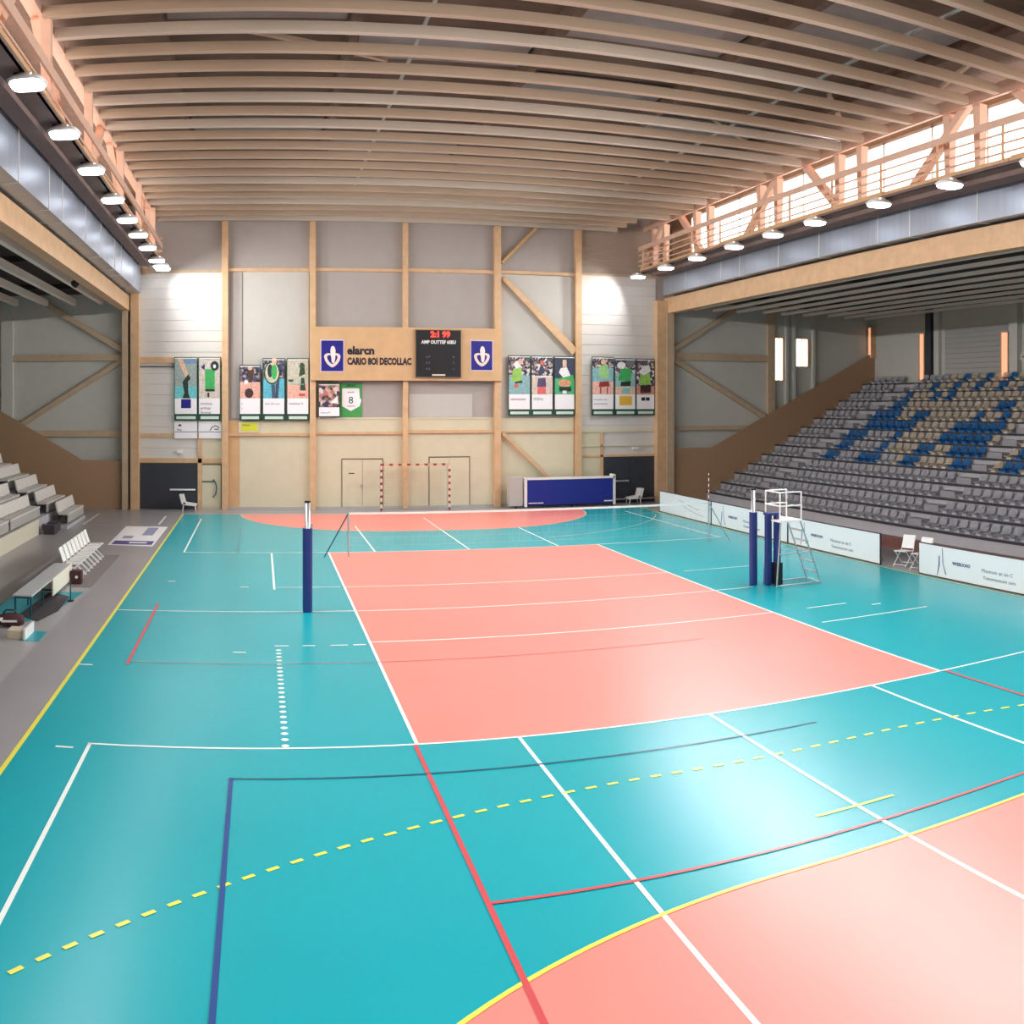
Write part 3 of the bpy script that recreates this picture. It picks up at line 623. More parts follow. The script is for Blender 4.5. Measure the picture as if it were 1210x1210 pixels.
# green banner with a white shield
G = thing('club_banner', 'green banner with a white shield beside the warm team poster', 'banner', (-2.6, WY-0.04, 4.15))
bm = BM(); box(bm, -0.47, 0.5, 0, 0.02, 0, 1.53); obj('cloth', bm, M_green, G)
bm = BM(); prism(bm, [(x, -0.012, z) for x, z in ((-0.4, 1.3), (0.38, 1.3), (0.4, 0.9), (0.48, 0.75), (0.4, 0.5), (0.0, 0.28), (-0.4, 0.5))], (0, 0.01, 0)); SH = obj('shield', bm, M_ad, G)
text('lettering', 'JIIVUM', 0.14, (0.0, -0.014, 1.38), M_dgreen, G, align='CENTER'); text('caption', 'tuorm', 0.12, (0, -0.016, 1.1), M_dgreen, SH, align='CENTER'); text('caption', '8', 0.45, (0, -0.016, 0.62), M_dgreen, SH, align='CENTER'); text('caption', 'munmund', 0.09, (0, -0.016, 0.48), M_dgreen, SH, align='CENTER')
YN = thing('notice_panel', 'small yellow notice in a white border below the crouching player poster', 'notice', (-7.15, WY-0.1, 3.46))
bm = BM(); box(bm, -0.5, 0.42, 0, 0.03, 0, 0.5); obj('border', bm, M_cream, YN); bm = BM(); box(bm, -0.38, 0.34, -0.008, 0, 0.08, 0.44); obj('panel', bm, mat('yellow notice', (220, 222, 60), 0.5), YN)
text('caption', 'SVUSUA', 0.1, (-0.34, -0.01, 0.3), M_dgreen, YN)
# right-hand groups
poster('poster of a leaning player in lime shirt, purple caption, nearest the sign', 4.66, 5.72, 7.0, 4.2, 5.2, (CR1, pm((140, 180, 184)), 0.5),
       [([(0.1, 0.35), (0.6, 0.3), (0.62, 0.7), (0.2, 0.66)], LGRN), ([(0.28, 0.28), (0.65, 0.3), (0.62, 0.36), (0.3, 0.33)], DK), (ell(0.4, 0.78, 0.16, 0.1), WHT), (ell(0.35, 0.22, 0.1, 0.06), (206, 110, 90)), (ell(0.55, 0.86, 0.12, 0.08), SKIN)], ['statnuautur'], cap_col=mat('purple print', (110, 40, 110), 0.5), csize=0.19)
poster('poster of a player in pink shorts inside a white inner frame', 5.76, 6.82, 7.0, 4.2, 5.2, (CR1, pm((214, 196, 184)), 0.48),
       [(R4(0.02, 0.98, 0.46, 0.49), WHT), (ell(0.5, 0.83, 0.1, 0.07), (210, 110, 80)), ([(0.3, 0.55), (0.62, 0.55), (0.55, 0.76), (0.4, 0.74)], (54, 66, 92)), ([(0.25, 0.2), (0.7, 0.2), (0.66, 0.44), (0.3, 0.42)], (84, 76, 110)), ([(0.26, 0.0), (0.68, 0.0), (0.66, 0.2), (0.28, 0.2)], (226, 110, 110))], ['riitina'], cap_col=M_inkg, csize=0.24)
poster('dark poster of a player in white and green with crossed arms', 6.88, 7.89, 7.0, 4.2, 5.2, (pm((58, 66, 88)), pm((78, 176, 126)), 0.42),
       [([(0.3, 0.7), (0.62, 0.72), (0.95, 0.34), (0.5, 0.4), (0.2, 0.58)], WHT), (R4(0.4, 0.6, 0.72, 0.92), SKIN), ([(0.15, 0.2), (0.95, 0.2), (0.95, 0.52), (0.2, 0.42)], GRN), (ell(0.5, 0.3, 0.34, 0.1), (214, 156, 120)), ([(0.22, 0.08), (0.85, 0.08), (0.85, 0.2), (0.22, 0.2)], DK), (R4(0.4, 0.6, 0.02, 0.1), WHT)], None)
poster('poster of a player in mint shirt and dark red shorts beside the green-shirted player', 8.74, 9.86, 7.0, 4.2, 5.2, (CR1, pm((232, 184, 168)), 0.35),
       [(R4(0.0, 1.0, 0.35, 0.72), (136, 186, 194)), ([(0.3, 0.45), (0.8, 0.42), (0.74, 0.8), (0.3, 0.78)], (158, 210, 140)), ([(0.3, 0.2), (0.82, 0.22), (0.78, 0.36), (0.34, 0.34)], (150, 50, 50)), (R4(0.36, 0.42, 0.02, 0.2), (170, 60, 60)), (R4(0.68, 0.74, 0.02, 0.2), (170, 60, 60)), (ell(0.52, 0.88, 0.12, 0.08), SKIN)], ['woneelh e wan', 'zumumumumm'], cap_col=M_inkg)
poster('poster of a player in a bright green shirt with gold square logo', 9.9, 10.98, 6.94, 4.2, 5.2, (CR1, pm((232, 192, 172)), 0.22),
       [(R4(0.0, 1.0, 0.22, 0.6), (150, 190, 190)), ([(0.12, 0.4), (0.75, 0.36), (0.82, 0.72), (0.3, 0.76)], GRN), ([(0.25, 0.24), (0.75, 0.24), (0.78, 0.38), (0.28, 0.36)], DK), (ell(0.3, 0.82, 0.22, 0.1), WHT), (R4(0.35, 0.75, 0.04, 0.18), (120, 196, 186)), (ell(0.75, 0.9, 0.22, 0.14), (120, 122, 126))], None, extra=[((0.22, 0.82, 0.3, 0.9), mat('gold print', (232, 186, 66), 0.5))])
poster('poster of a player in white and lime with black mask logo, rightmost', 11.0, 11.97, 6.94, 4.2, 5.2, (CR1, pm((206, 150, 136)), 0.24),
       [([(0.15, 0.26), (0.78, 0.3), (0.75, 0.6), (0.2, 0.64)], LGRN), ([(0.1, 0.64), (0.45, 0.84), (0.72, 0.82), (0.8, 0.66), (0.4, 0.55)], WHT), (ell(0.5, 0.92, 0.14, 0.1), (90, 90, 96)), ([(0.2, 0.04), (0.82, 0.06), (0.8, 0.28), (0.2, 0.26)], (60, 40, 40)), (R4(0.3, 0.4, 0.02, 0.1), (200, 60, 60))], None, extra=[((0.28, 0.48, 0.6, 0.82), M_ink), ((0.52, 0.72, 0.6, 0.82), M_ink)])

# ------------------------------------------------------------------ goal
def striped(name, p, q, wd, n, mats, parent):
    p = Vector(p); q = Vector(q)
    bm = BM(); bar(bm, p, q, wd, wd); P = obj(name, bm, mats[0], parent)
    for i in range(0, n, 2):
        bm = BM(); bar(bm, p+(q-p)*(i/n), p+(q-p)*((i+0.8)/n), wd*1.06, wd*1.06); obj('stripe', bm, mats[1], P)
    return P
M_gr = mat('red brown stripe paint', (150, 54, 50), 0.5); M_gw = mat('cream goal paint', (226, 214, 190), 0.5)
GL = thing('handball_goal', 'red and white striped handball goal before the cream wall', 'goal', (0.22, 21.1, 0.005))
striped('post', (-1.54, 0, 0), (-1.54, 0, 2.0), 0.08, 14, (M_gw, M_gr), GL); striped('post', (1.54, 0, 0), (1.54, 0, 2.0), 0.08, 14, (M_gw, M_gr), GL)
striped('crossbar', (-1.58, 0, 2.04), (1.58, 0, 2.04), 0.08, 16, (mat('faded goal timber', (216, 186, 150), 0.5), M_gr), GL)
bm = BM()
for x in (-1.54, 1.54): tube(bm, [(x, 0.02, 2.0), (x, 0.45, 1.95), (x, 0.5, 0.03), (x, 0.02, 0.02)], 0.018, 6)
tube(bm, [(-1.54, 0.5, 0.03), (1.54, 0.5, 0.03)], 0.018, 6); obj('rear_frame', bm, M_metal, GL)
bm = BM()
for i in range(21): tube(bm, [(-1.5+i*0.15, 0.44, 1.95), (-1.5+i*0.15, 0.49, 0.05)], 0.0035, 4)
for i in range(13): tube(bm, [(-1.54, 0.45, 0.1+i*0.15), (1.54, 0.45, 0.1+i*0.15)], 0.0035, 4)
obj('netting', bm, mat('dull net cord', (206, 196, 170), 0.8), GL)

# ------------------------------------------------------------------ blue mat trolley
T = thing('mat_trolley', 'long royal blue padded trolley in a white frame by the dark shutter', 'trolley', (7.2, 21.2, 0))
bm = BM(); box(bm, -1.85, 2.3, -0.25, 0.2, 0.12, 1.28); obj('blue_pad', bm, M_blue, T, bevel=0.03)
bm = BM(); box(bm, -2.0, -1.87, -0.27, 0.22, 0.05, 1.38); box(bm, 2.3, 2.42, -0.27, 0.22, 0.05, 1.46); box(bm, -1.9, 2.4, -0.27, 0.22, 1.28, 1.36); obj('frame', bm, M_whitep, T)
bm = BM(); box(bm, -2.7, -2.08, -0.24, 0.2, 0.1, 1.42); obj('side_box', bm, mat('grey cabinet', (186, 184, 178), 0.6), T, bevel=0.01)
bm = BM(); box(bm, 1.85, 2.26, -0.275, -0.25, 0.2, 0.26); box(bm, -1.8, -1.1, -0.262, -0.25, 0.2, 0.24); obj('name_plate', bm, M_whitep, T)
for x in (-2.4, -1.95, 0.3, 2.3):
    bm = BM(); tube(bm, [(x, -0.2, 0.06), (x, -0.15, 0.06)], 0.06, 10); obj('wheel', bm, M_black, T)
bm = BM(); bm2 = None; box(bm, -2.6, 2.3, -0.2, 0.15, 0.06, 0.13); obj('chassis', bm, mat('navy steel', (24, 30, 70), 0.5), T)

# ------------------------------------------------------------------ moulded chairs at the far shutters
def moulded_chair(label, loc, flip):
    t = thing('moulded_chair', label, 'chair', loc, 0); t.scale = (1.15, 1.15, 1.05)
    f = flip
    bm = BM(); prism(bm, [(f*0.22, -0.22, 0.27), (f*-0.3, -0.22, 0.22), (f*-0.32, -0.22, 0.3), (f*0.2, -0.22, 0.38)], (0, 0.44, 0)); obj('seat', bm, M_plastic, t)
    bm = BM(); prism(bm, [(f*0.1, -0.22, 0.3), (f*0.2, -0.22, 0.7), (f*0.36, -0.22, 0.7), (f*0.26, -0.22, 0.3)], (0, 0.44, 0)); obj('backrest', bm, M_plastic, t)
    for x in (-0.24, 0.2):
        for y in (-0.18, 0.18): bm = BM(); tube(bm, [(f*x, y, 0.3), (f*(x*1.15), y, 0)], 0.018, 6); obj('leg', bm, M_whitep, t)
    return t
moulded_chair('white moulded chair before the dark left shutter', (-9.85, 21.3, 0), -1)
moulded_chair('white moulded chair before the dark shutter beside the blue trolley', (10.7, 21.3, 0.0), 1)

# ------------------------------------------------------------------ volleyball posts and padding
def vpost(name, label, x, y, r=0.1):
    t = thing(name, label, 'post', (x, y, 0.01))
    bm = BM(); tube(bm, [(0, 0, 0), (0, 0, 2.5)], 0.06, 16); obj('pole', bm, M_metal, t, smooth=True)
    bm = BM(); tube(bm, [(0, 0, 2.49), (0, 0, 2.53)], 0.07, 16); obj('cap', bm, M_black, t)
    bm = BM(); pts = []
    n = 18
    a = [[bm.verts.new((r*1.12*math.copysign(abs(math.cos(2*PI*i/n))**0.6, math.cos(2*PI*i/n)), r*1.12*math.copysign(abs(math.sin(2*PI*i/n))**0.6, math.sin(2*PI*i/n)), z)) for i in range(n)] for z in (0.0, 1.9)]
    for i in range(n): bm.faces.new((a[0][i], a[0][(i+1) % n], a[1][(i+1) % n], a[1][i]))
    bm.faces.new(a[0][::-1]); bm.faces.new(a[1]); obj('padding', bm, M_pad, t)
    bm = BM(); box(bm, 0.06, 0.12, -0.03, 0.03, 1.92, 2.0); obj('net_hook', bm, M_metal, t)
    return t
vpost('volleyball_post', 'silver volleyball post in navy padding left of the coral court', -5.6, 0.0)
vpost('volleyball_post', 'silver volleyball post in navy padding beside the referee stand', 5.74, 0.25, 0.085)

# ------------------------------------------------------------------ referee stand
RS = thing('referee_stand', 'white referee stand with railed platform and navy padded uprights', 'stand', (6.05, 0.0, 0.01), 0)
for x, y in ((0.0, 0.0), (0.2, -0.12)):
    bm = BM(); box(bm, x-0.07, x+0.07, y-0.08, y+0.08, 0.0, 1.85); obj('padded_upright', bm, M_pad, RS, bevel=0.02)
bm = BM(); box(bm, -0.1, 0.3, -0.2, 0.1, 1.84, 1.9); obj('top_pad', bm, M_pad, RS, bevel=0.01)
bm = BM(); box(bm, 0.05, 0.75, -0.5, 0.3, 1.68, 1.73); obj('platform', bm, M_whitep, RS)
bm = BM()
for x, y in ((0.08, -0.48), (0.08, 0.28), (0.72, -0.48), (0.72, 0.28)): tube(bm, [(x, y, 1.7), (x, y, 2.45)], 0.022, 8)
for z in (2.45, 2.1):
    tube(bm, [(0.08, 0.28, z), (0.08, -0.48, z), (0.72, -0.48, z)], 0.02, 8); tube(bm, [(0.08, 0.28, z), (0.72, 0.28, z)], 0.02, 8)
obj('guard_rail', bm, M_whitep, RS)
bm = BM()
for y in (-0.45, 0.25): tube(bm, [(0.7, y, 1.7), (1.35, y, 0.0)], 0.022, 8)
for i in range(5): z = 0.3+i*0.28; x = 1.35-0.65*z/1.7; box(bm, x-0.05, x+0.05, -0.45, 0.25, z-0.015, z+0.015)
obj('ladder', bm, M_metal, RS)
bm = BM()
for y in (-0.45, 0.25): tube(bm, [(0.12, y, 1.7), (-0.0, y, 0.0)], 0.022, 8); tube(bm, [(0.02, y, 0.04), (1.33, y, 0.04)], 0.018, 8); tube(bm, [(0.05, y, 0.85), (1.02, y, 0.85)], 0.014, 8)
tube(bm, [(1.34, -0.45, 0.04), (1.34, 0.25, 0.04)], 0.018, 8); obj('base_frame', bm, M_metal, RS)
bm = BM(); box(bm, 0.1, 0.3, -0.25, 0.05, 0.02, 0.6); obj('winch_box', bm, M_black, RS, bevel=0.02)

# ------------------------------------------------------------------ far tennis-type net with raking stays
NT = thing('court_net', 'low net on thin posts across the far end of the coral court', 'net', (2.1, 8.0, 0.01))
for x in (-6.05, 6.1):
    bm = BM(); tube(bm, [(x, 0, 0), (x, 0, 1.4)], 0.03, 10); obj('post', bm, M_metal, NT)
    bm = BM(); tube(bm, [(x, 0, 1.35), (x+(-0.75 if x < 0 else 0.8), 0, 0.0)], 0.02, 8); obj('stay', bm, M_tealleg if x < 0 else M_metal, NT)
bm = BM(); box(bm, -6.05, 6.1, -0.012, 0.012, 1.31, 1.37); obj('net_tape', bm, M_white, NT)
bm = BM()
for i in range(61): tube(bm, [(-6.0+i*0.2, 0, 0.35), (-6.0+i*0.2, 0, 1.31)], 0.0016, 3)
for z in (0.35, 0.6, 0.85, 1.1): tube(bm, [(-6.05, 0, z), (6.1, 0, z)], 0.0016, 3)
obj('netting', bm, mat('fine net cord', (200, 200, 196), 0.8), NT)
bm = BM(); tube(bm, [(6.1, 0, 1.35), (6.1, 0, 2.35)], 0.016, 8); A = obj('antenna', bm, M_whitep, NT)
for i in range(5): bm = BM(); tube(bm, [(6.1, 0, 1.4+i*0.2), (6.1, 0, 1.5+i*0.2)], 0.018, 8); obj('stripe', bm, M_gr, A)

# ------------------------------------------------------------------ advertising boards along the right side
XA = 10.45; AH = 0.9
def ad_board(label, y0, y1, kind, H=AH):
    t = thing('advertising_board', label, 'advertising board', (XA, (y0+y1)/2, 0.01), group='white advertising boards beside the court')
    h = (y1-y0)/2
    bm = BM(); box(bm, 0, 0.04, -h+0.01, h-0.01, 0.03, H); obj('panel', bm, M_ad, t)
    bm = BM(); box(bm, -0.01, 0.05, -h, h, H, H+0.025); box(bm, -0.01, 0.05, -h, h, 0.0, 0.03); box(bm, -0.01, 0.05, -h, -h+0.02, 0, H); box(bm, -0.01, 0.05, h-0.02, h, 0, H); obj('frame', bm, mat('dark board edge', (84, 70, 74), 0.5), t)
    for y in (-h+0.5, h-0.5): bm = BM(); bar(bm, (0.05, y, H*0.7), (0.45, y, 0.02), 0.04, 0.04); bar(bm, (0.05, y, 0.02), (0.45, y, 0.02), 0.04, 0.03); obj('support_leg', bm, M_metal, t)
    if kind == 'logo':
        ly = h-1.05
        bm = BM()
        prism(bm, [(-0.004, ly+0.02, 0.82), (-0.004, ly, 0.82), (-0.004, ly-0.03, 0.4), (-0.004, ly-0.12, 0.12), (-0.004, ly-0.16, 0.12), (-0.004, ly-0.0, 0.42)], (0.003, 0, 0))
        prism(bm, [(-0.004, ly+0.16, 0.6), (-0.004, ly+0.12, 0.6), (-0.004, ly+0.12, 0.36), (-0.004, ly+0.22, 0.06), (-0.004, ly+0.24, 0.06), (-0.004, ly+0.17, 0.36)], (0.003, 0, 0))
        obj('logo_print', bm, M_inkb, t)
        text('lettering', 'WHEROOHO', 0.12, (-0.004, ly-0.42, 0.42), M_inkb, t, face='-X', depth=0.002, bold=0.004)
        text('lettering', 'Muuttum an sin C', 0.13, (-0.004, ly-1.6, 0.38), M_inkg, t, face='-X', depth=0.002, sx=1.25)
        text('lettering', 'Yumnmumum usm', 0.13, (-0.004, ly-1.65, 0.2), M_inkg, t, face='-X', depth=0.002, sx=1.25)
    elif kind == 'curve':
        for k_, (z0, yy) in enumerate(((0.72, 0.5), (0.5, 0.1))):
            bm = BM(); tube(bm, [(-0.003, yy-0.4*i, z0-0.25*math.sin(i*0.28)-0.02) for i in range(6)], 0.008, 4); obj('logo_print', bm, M_inkg, t)
    return t
ad_board('white board with faint curved lines, farthest along the right side', 12.45, 17.6, 'curve')
ad_board('white board with slim logo behind the referee stand', 6.5, 12.4, 'logo')
ad_board('white board with slim logo ending at the gap with folding chairs', 1.1, 6.45, 'logo')
ad_board('white board with slim logo starting just past the folding chairs, nearest in view', -6.9, -0.75, 'logo', 0.86)
ad_board('white board nearest the camera end of the right side', -13, -7.0, 'logo', 0.86)

# folding chairs
def folding_chair(label, loc, rz, group=None, m=M_whitep):
    t = thing('folding_chair', label, 'chair', loc, rz, group)
    # faces -X locally
    bm = BM(); prism(bm, [(-0.22, -0.2, 0.44), (0.2, -0.2, 0.42), (0.2, -0.2, 0.45), (-0.22, -0.2, 0.47)], (0, 0.4, 0)); obj('seat', bm, M_plastic, t, bevel=0.006)
    bm = BM(); prism(bm, [(0.2, -0.2, 0.5), (0.33, -0.2, 0.88), (0.36, -0.2, 0.87), (0.23, -0.2, 0.5)], (0, 0.4, 0)); obj('backrest', bm, M_plastic, t, bevel=0.006)
    for y in (-0.21, 0.21):
        bm = BM(); tube(bm, [(0.34, y, 0.86), (0.2, y, 0.45), (-0.24, y, 0.012)], 0.013, 6); obj('leg', bm, m, t)
        bm = BM(); tube(bm, [(-0.16, y*0.93, 0.44), (0.26, y*0.93, 0.012)], 0.013, 6); obj('leg', bm, m, t)
    bm = BM(); tube(bm, [(-0.2, -0.21, 0.06), (-0.2, 0.21, 0.06)], 0.01, 6); tube(bm, [(0.2, -0.2, 0.08), (0.2, 0.2, 0.08)], 0.01, 6); obj('stretcher', bm, m, t)
    return t
folding_chair('white folding chair at the boards gap, closer to the far wall', (10.9, 0.55, 0.0), 0.35)
folding_chair('white folding chair at the boards gap, against the near board', (10.95, -0.2, 0.0), 0.25)

# ------------------------------------------------------------------ right stand: terraces and seats
RSX, RSZ, TR, RI = 15.5, 0.87, 0.78, 0.45
YS1 = WY-0.33
for k in range(-1, 12):
    X = RSX+TR*k; Z = RSZ+RI*k
    bm = BM(); box(bm, X, (X+TR) if k < 11 else WRX-0.3, YB, YS1, max(0, Z-RI-0.2), Z); st = struct('terrace_step', bm, M_step)
    bm = BM(); box(bm, X-0.03, X+0.05, YB, YS1, Z-0.07, Z+0.006); obj('gap_shade', bm, M_gapshade, st)  # dark strip standing in for the shadow gap at the step edge
# aisle half steps
for ya, nm in ((5.5, 'aisle_step'), (17.85, 'aisle_step')):
    for k in range(-1, 11):
        X = RSX+TR*k+TR*0.5; Z = RSZ+RI*k
        bm = BM(); box(bm, X, X+TR*0.5, ya-0.42, ya+0.42, Z, Z+RI/2); struct(nm, bm, mat('aisle step grey', (150, 150, 156), 0.6))
def seat_mesh():
    bm = BM()
    # rows of points: profile (x, z, halfwidth)
    prof = [(0.06, 0.10, 0.17), (0.03, 0.155, 0.2), (0.10, 0.165, 0.215), (0.3, 0.14, 0.215), (0.40, 0.18, 0.215), (0.44, 0.27, 0.215), (0.465, 0.36, 0.205), (0.475, 0.40, 0.15)]
    rows = []
    for x, z, hw in prof:
        r = []
        for u in (-1, -0.8, 0, 0.8, 1):
            dip = 0.0 if abs(u) == 1 else (0.02 if abs(u) == 0.8 else 0.028)
            back = z > 0.25
            r.append(bm.verts.new((x+(dip if back else 0), u*hw, z-(0 if back else dip))))
        rows.append(r)
    for a, b in zip(rows, rows[1:]):
        for i in range(4): bm.faces.new((a[i], a[i+1], b[i+1], b[i]))
    g = bmesh.ops.solidify(bm, geom=list(bm.faces), thickness=0.02)
    # pedestal
    box(bm, 0.14, 0.34, -0.12, 0.12, 0.0, 0.13)
    bmesh.ops.recalc_face_normals(bm, faces=list(bm.faces))
    return bm
seat_me = {}
def seat_proto(m):
    o = obj('stadium_chair', seat_mesh(), m, smooth=False); me = o.data; bpy.data.objects.remove(o); return me
for key, m in (('grey', M_seatg), ('blue', M_seatb), ('cream', M_seatc)): seat_me[key] = seat_proto(m)
BL = {3: [(972, 985), (1014, 1031), (1063, 1082), (1118, 1140), (1182, 1208)], 4: [(988, 1003), (1032, 1048), (1080, 1100), (1120, 1157), (1198, 1214)], 5: [(1000, 1020), (1048, 1065), (1106, 1165)],
      6: [(1020, 1078), (1125, 1180)], 7: [(1032, 1058), (1080, 1096), (1150, 1156), (1180, 1192)], 8: [(1050, 1070), (1162, 1168), (1173, 1200)], 9: [(1050, 1078), (1100, 1106), (1112, 1124)]}
slots = []
for k in range(-1, 12):
    X = RSX+TR*k; Z = RSZ+RI*k
    for blk, (a, b) in enumerate(((18.5, 21.5), (6.15, 17.2), (-6.0, 4.85))):
        n = int((b-a)/0.54)
        for i in range(n):
            y = (a+0.27+i*0.54) if blk != 2 else (b-0.27-i*0.54)
            px, py = proj(X+0.3, y, Z+0.3)
            if px > 1222: continue
            slots.append((k, blk, i, X, y, Z, px, py))
slots.sort(key=lambda q: math.hypot(q[3]-CCX, q[4]-CCY))
ORD = ('first', 'second', 'third', 'fourth', 'fifth', 'sixth', 'seventh', 'eighth', 'ninth', 'tenth', 'eleventh', 'twelfth', 'thirteenth', 'fourteenth', 'fifteenth', 'sixteenth', 'seventeenth', 'eighteenth', 'nineteenth', 'twentieth', 'twenty-first', 'twenty-second', 'twenty-third', 'twenty-fourth')
def seat_col(k, px, i):
    c = 'grey'
    if k >= 3 and px > 1055: c = 'cream'
    if k in BL and any(a <= px <= b for a, b in BL[k]): c = 'blue'
    if k >= 10 and px > 1050: c = 'blue' if i % 3 == 1 else 'cream'
    return c
rest = {}
for idx, (k, blk, i, X, y, Z, px, py) in enumerate(slots):
    c = seat_col(k, px, i)
    if idx < 300:
        o = bpy.data.objects.new('stadium_chair', seat_me[c]); C.objects.link(o); o.location = (X+(0.12 if k < 11 else 0.0), y, Z)
        where = ('between far aisle and parapet', 'beyond the central aisle', 'this side of the central aisle')[blk]
        o['label'] = '%s stand seat, row %s from the floor, %s %s' % (c, ORD[k+1], ORD[i], where)
        o['category'] = 'chair'; o['group'] = 'seats on the right-hand stand'
    else: rest.setdefault(c, []).append((X+(0.12 if k < 11 else 0.0), y, Z))
if rest:
    bm = BM(); mi = {}; mats_ = []
    for c, ps in rest.items():
        mats_.append({'grey': M_seatg, 'blue': M_seatb, 'cream': M_seatc}[c])
        for p in ps:
            n0 = len(bm.verts); f0 = len(bm.faces)
            bm.from_mesh(seat_me[c]); bm.verts.ensure_lookup_table(); bm.faces.ensure_lookup_table()
            for v_ in bm.verts[n0:]: v_.co += Vector(p)
            for f_ in bm.faces[f0:]: f_.material_index = len(mats_)-1
    me = bpy.data.meshes.new('stadium_chairs'); bm.to_mesh(me); bm.free()
    me.materials.clear()
    for m in mats_: me.materials.append(m)
    o = bpy.data.objects.new('stadium_chairs', me); C.objects.link(o)
    tag(o, 'small distant seats filling the far upper corner of the right stand', 'chairs', 'seats on the right-hand stand', 'stuff')

# ------------------------------------------------------------------ left stand: benches
YE = 18.1
for jx in range(10):
    X = -14.0-0.77*jx; Z = 0.1+0.43*jx
    if jx == 0:
        bm = BM(); box(bm, -14.9, -13.95, 14.2, YE, 0, 0.12); struct('terrace_step', bm, M_step)
        continue
    bm = BM(); box(bm, X-0.77 if jx < 9 else -24.98, X, YB+3, YE, 0 if jx < 2 else Z-0.6, Z); struct('terrace_step', bm, M_step)
bm = BM(); box(bm, -14.76, -14.68, YB+3, 12.6, 0, 0.56); struct('trim_4', bm, mat('cream front board', (206, 202, 182), 0.6))
for jx in range(1, 9):
    X = -14.0-0.77*jx; Z = 0.1+0.43*jx
    bm = BM(); box(bm, X-0.77, X-0.38, 13.45, 14.4, Z, Z+0.21); struct('aisle_step', bm, M_step)
def bench(label, X, Z, y0, y1):
    t = thing('spectator_bench', label, 'bench', (X, (y0+y1)/2, Z+0.005), group='pale benches on the left stand')
    h = (y1-y0)/2
    bm = BM(); box(bm, -0.42, -0.02, -h, h, 0.36, 0.42); obj('seat', bm, M_bench, t, bevel=0.01)
    bm = BM(); prism(bm, [(-0.40, -h, 0.44), (-0.50, -h, 0.84), (-0.56, -h, 0.84), (-0.47, -h, 0.44)], (0, 2*h, 0)); obj('backrest', bm, M_bench, t, bevel=0.01)
    bm = BM(); box(bm, -0.06, -0.03, -h+0.02, h-0.02, 0.06, 0.36); obj('front_panel', bm, mat('grey bench front', (166, 164, 160), 0.6, noise=0.08, scale=8), t)
    n = max(2, int(2*h/1.2)+1)
    for i in range(n):
        y = -h+0.1+(2*h-0.2)*i/(n-1); bm = BM(); bar(bm, (-0.44, y, 0), (-0.53, y, 0.8), 0.04, 0.05); obj('leg', bm, mat('dark bench leg', (70, 70, 74), 0.5), t)
    return t
RO = ('lowest', 'second', 'third', 'fourth', 'fifth', 'sixth', 'seventh', 'eighth', 'ninth')
for jx in range(0, 8):
    X = -13.55-0.77*jx if jx == 0 else -14.0-0.77*jx; Z = 0.12 if jx == 0 else 0.1+0.43*jx
    if jx == 0: X = -13.98
    bench('pale bench with backrest by the left parapet, %s row up' % RO[jx], X, Z, 14.5 if jx else 14.7, YE-0.05-0.0*jx)
    if jx: bench('pale bench with backrest this side of the left stand aisle, %s row up' % RO[jx], X, Z, 8.9+0.0*jx, 13.3)
    if 0 < jx < 3: bench('pale bench at the near end of the left stand, %s row up' % RO[jx], X, Z, 3.2, 8.7)
for x, y in ((-14.35, 13.7), (-14.3, 12.9)):
    bm = BM(); box(bm, x-0.2, x+0.2, y-0.3, y+0.3, 0.0, 0.34); tag(obj('equipment_box', bm, M_darkmat, bevel=0.02), 'dark box on the floor beside the left stand aisle, %s' % ('closer to the far wall' if y > 13.5 else 'closer to the cream board'), 'box')

# ------------------------------------------------------------------ left side line: chairs, bench, mats, bags, floor banner
for i in range(8):
    folding_chair('white slatted team chair left of the court, %s from the grey bench' % ORD[i], (-11.72, 3.65+i*0.53, 0.005), PI, 'row of white team chairs')
BN = thing('team_bench', 'long pale bench with dark teal legs and cream front panel', 'bench', (-11.93, 1.1, 0.012))
bm = BM(); box(bm, -0.22, 0.22, -2.3, 2.2, 0.45, 0.49); obj('seat', bm, mat('pale grey laminate', (196, 200, 200), 0.4), BN, bevel=0.008)
bm = BM(); box(bm, 0.23, 0.26, -0.2, 2.2, 0.08, 0.5); obj('front_panel', bm, mat('cream panel', (232, 230, 212), 0.5), BN)
for x in (-0.18, 0.18):
    for y in (-2.22, -1.0, 0.6, 2.1):
        bm = BM(); box(bm, x-0.018, x+0.018, y-0.018, y+0.018, 0, 0.45); obj('leg', bm, M_tealleg, BN)
bm = BM(); box(bm, -0.2, 0.2, -2.24, -2.2, 0.4, 0.45); box(bm, -0.2, 0.2, 0.58, 0.62, 0.05, 0.09); obj('cross_rail', bm, M_tealleg, BN)
SP = thing('stand_pole', 'short dark teal pole on a round foot before the bench panel', 'pole', (-11.22, 0.78, 0.007))
bm = BM(); tube(bm, [(0, 0, 0.02), (0, 0, 0.5)], 0.018, 8); obj('pole', bm, M_tealleg, SP); bm = BM(); tube(bm, [(0, 0, 0), (0, 0, 0.03)], 0.08, 14); obj('foot', bm, M_black, SP)
bm = BM(); prism(bm, [(-12.05, -1.0, 0.008), (-11.95, 1.8, 0.008), (-11.35, 1.3, 0.008), (-11.28, -0.4, 0.008), (-11.5, -1.55, 0.008)], (0, 0, 0.012)); tag(obj('floor_mat', bm, M_darkmat), 'charcoal mat lying on the floor beneath the pale bench', 'mat')
bm = BM(); prism(bm, [(-11.05, 2.6, 0.004), (-11.05, 8.2, 0.004), (-11.5, 8.1, 0.004), (-11.55, 2.6, 0.004)], (0, 0, 0.008)); tag(obj('floor_mat', bm, mat('taupe mat', (128, 122, 120), 0.6)), 'narrow taupe mat lying before the row of white team chairs', 'mat')
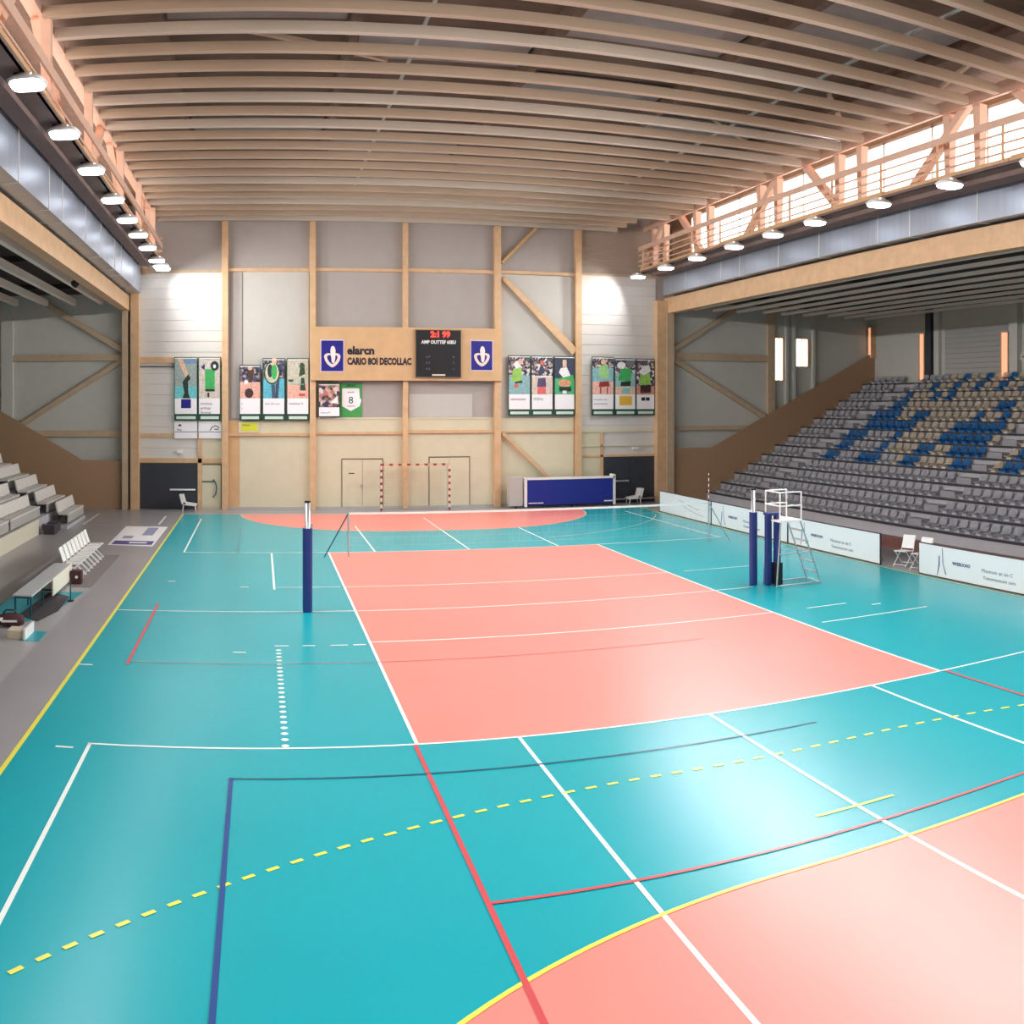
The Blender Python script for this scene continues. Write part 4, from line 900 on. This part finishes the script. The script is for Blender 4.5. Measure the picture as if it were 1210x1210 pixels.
FB = thing('floor_banner', 'white printed banner with purple blocks lying flat by the yellow line', 'banner', (-11.05, 12.9, 0.003))
bm = BM(); prism(bm, [(-0.82, 2.6, 0), (0.8, 2.55, 0), (0.78, -2.7, 0), (-0.75, -2.5, 0)], (0, 0, 0.01)); obj('sheet', bm, M_ad, FB)
bm = BM(); box(bm, -0.65, 0.72, -2.4, -1.5, 0.010, 0.014); obj('print_block', bm, M_inkb, FB)
bm = BM(); box(bm, 0.1, 0.5, 0.0, 2.2, 0.010, 0.014); box(bm, -0.5, -0.15, -0.9, -0.2, 0.010, 0.014); obj('print_block', bm, mat('lilac print', (150, 148, 180), 0.5), FB)
bm = BM(); box(bm, -0.1, 0.5, -2.1, -1.8, 0.014, 0.018); obj('print_block', bm, M_ad, FB)
SB = thing('speaker_box', 'small maroon box with a white dot between bench and team chairs', 'box', (-11.5, 3.1, 0.005))
bm = BM(); box(bm, -0.14, 0.14, -0.14, 0.14, 0, 0.36); obj('case', bm, M_bag, SB, bevel=0.015)
bm = BM(); tube(bm, [(0.02, -0.143, 0.2), (0.02, -0.155, 0.2)], 0.04, 12); obj('dot', bm, M_whitep, SB)
def bag(label, loc, L_, W_, H_, m, rz=0):
    t = thing('sports_bag', label, 'bag', loc, rz)
    bm = BM(); n = 12; rings = []
    for ui in range(9):
        u = ui/8; s_ = (1-abs(2*u-1)**3)**0.5 if 0 < ui < 8 else 0.35
        s_ = max(s_, 0.55)
        rings.append([bm.verts.new(((u-0.5)*L_, W_/2*s_*math.cos(2*PI*i/n)*(1+0.05*math.sin(7*u+i)), max(0, H_/2+H_/2*s_*math.sin(2*PI*i/n)*(1+0.06*math.cos(5*u+i))))) for i in range(n)])
    for a, b in zip(rings, rings[1:]):
        for i in range(n): bm.faces.new((a[i], a[(i+1) % n], b[(i+1) % n], b[i]))
    bm.faces.new(rings[0][::-1]); bm.faces.new(rings[-1]); obj('body', bm, m, t, smooth=True)
    bm = BM(); tube(bm, [(-L_*0.25, 0, H_*0.95), (-L_*0.15, 0, H_*1.2), (L_*0.15, 0, H_*1.2), (L_*0.25, 0, H_*0.95)], 0.018, 6); obj('handle', bm, M_black, t)
    bm = BM(); box(bm, -L_*0.3, L_*0.25, -W_*0.52, -W_*0.48, H_*0.45, H_*0.6); obj('label_strip', bm, M_whitep, t)
    return t
bag('maroon sports bag on the floor past the end of the bench', (-11.95, -2.2, 0.006), 0.6, 0.35, 0.3, M_bag, 0.2)
bag('ochre and brown sports bag nearest the camera on the left', (-12.05, -3.6, 0.006), 0.4, 0.35, 0.26, M_bag2, 0.5)
bm = BM(); box(bm, -11.75, -11.42, -3.25, -2.85, 0.004, 0.18); tag(obj('cardboard_box', bm, M_card, bevel=0.008), 'low cream box between the two sports bags', 'box')
bm = BM(); box(bm, -11.40, -11.36, -3.3, -2.5, 0.006, 0.22); tag(obj('white_panel', bm, M_whitep), 'thin white upright panel beside the small teal floor patch', 'panel')
PT = bm = BM(); box(bm, -12.4, -11.95, -3.2, -2.8, 0.30, 0.33); box(bm, -12.35, -12.31, -3.1, -2.9, 0.0, 0.3); box(bm, -12.05, -12.01, -3.1, -2.9, 0.0, 0.3); tag(obj('side_table', bm, M_whitep), 'low white side table at the left picture edge behind the bags', 'table')
# spotlight under the left wing roof
SL = thing('spotlight', 'black spotlight fixed under the left wing roof', 'lamp', (-13.2, 12.1, 9.22))
bm = BM(); tube(bm, [(0.12, -0.05, -0.05), (-0.1, 0.1, -0.2)], 0.1, 12, 0.15); obj('head', bm, M_black, SL); bm = BM(); tube(bm, [(0.05, 0, -0.05), (0.1, 0, 0.1)], 0.03, 6); obj('bracket', bm, M_black, SL)
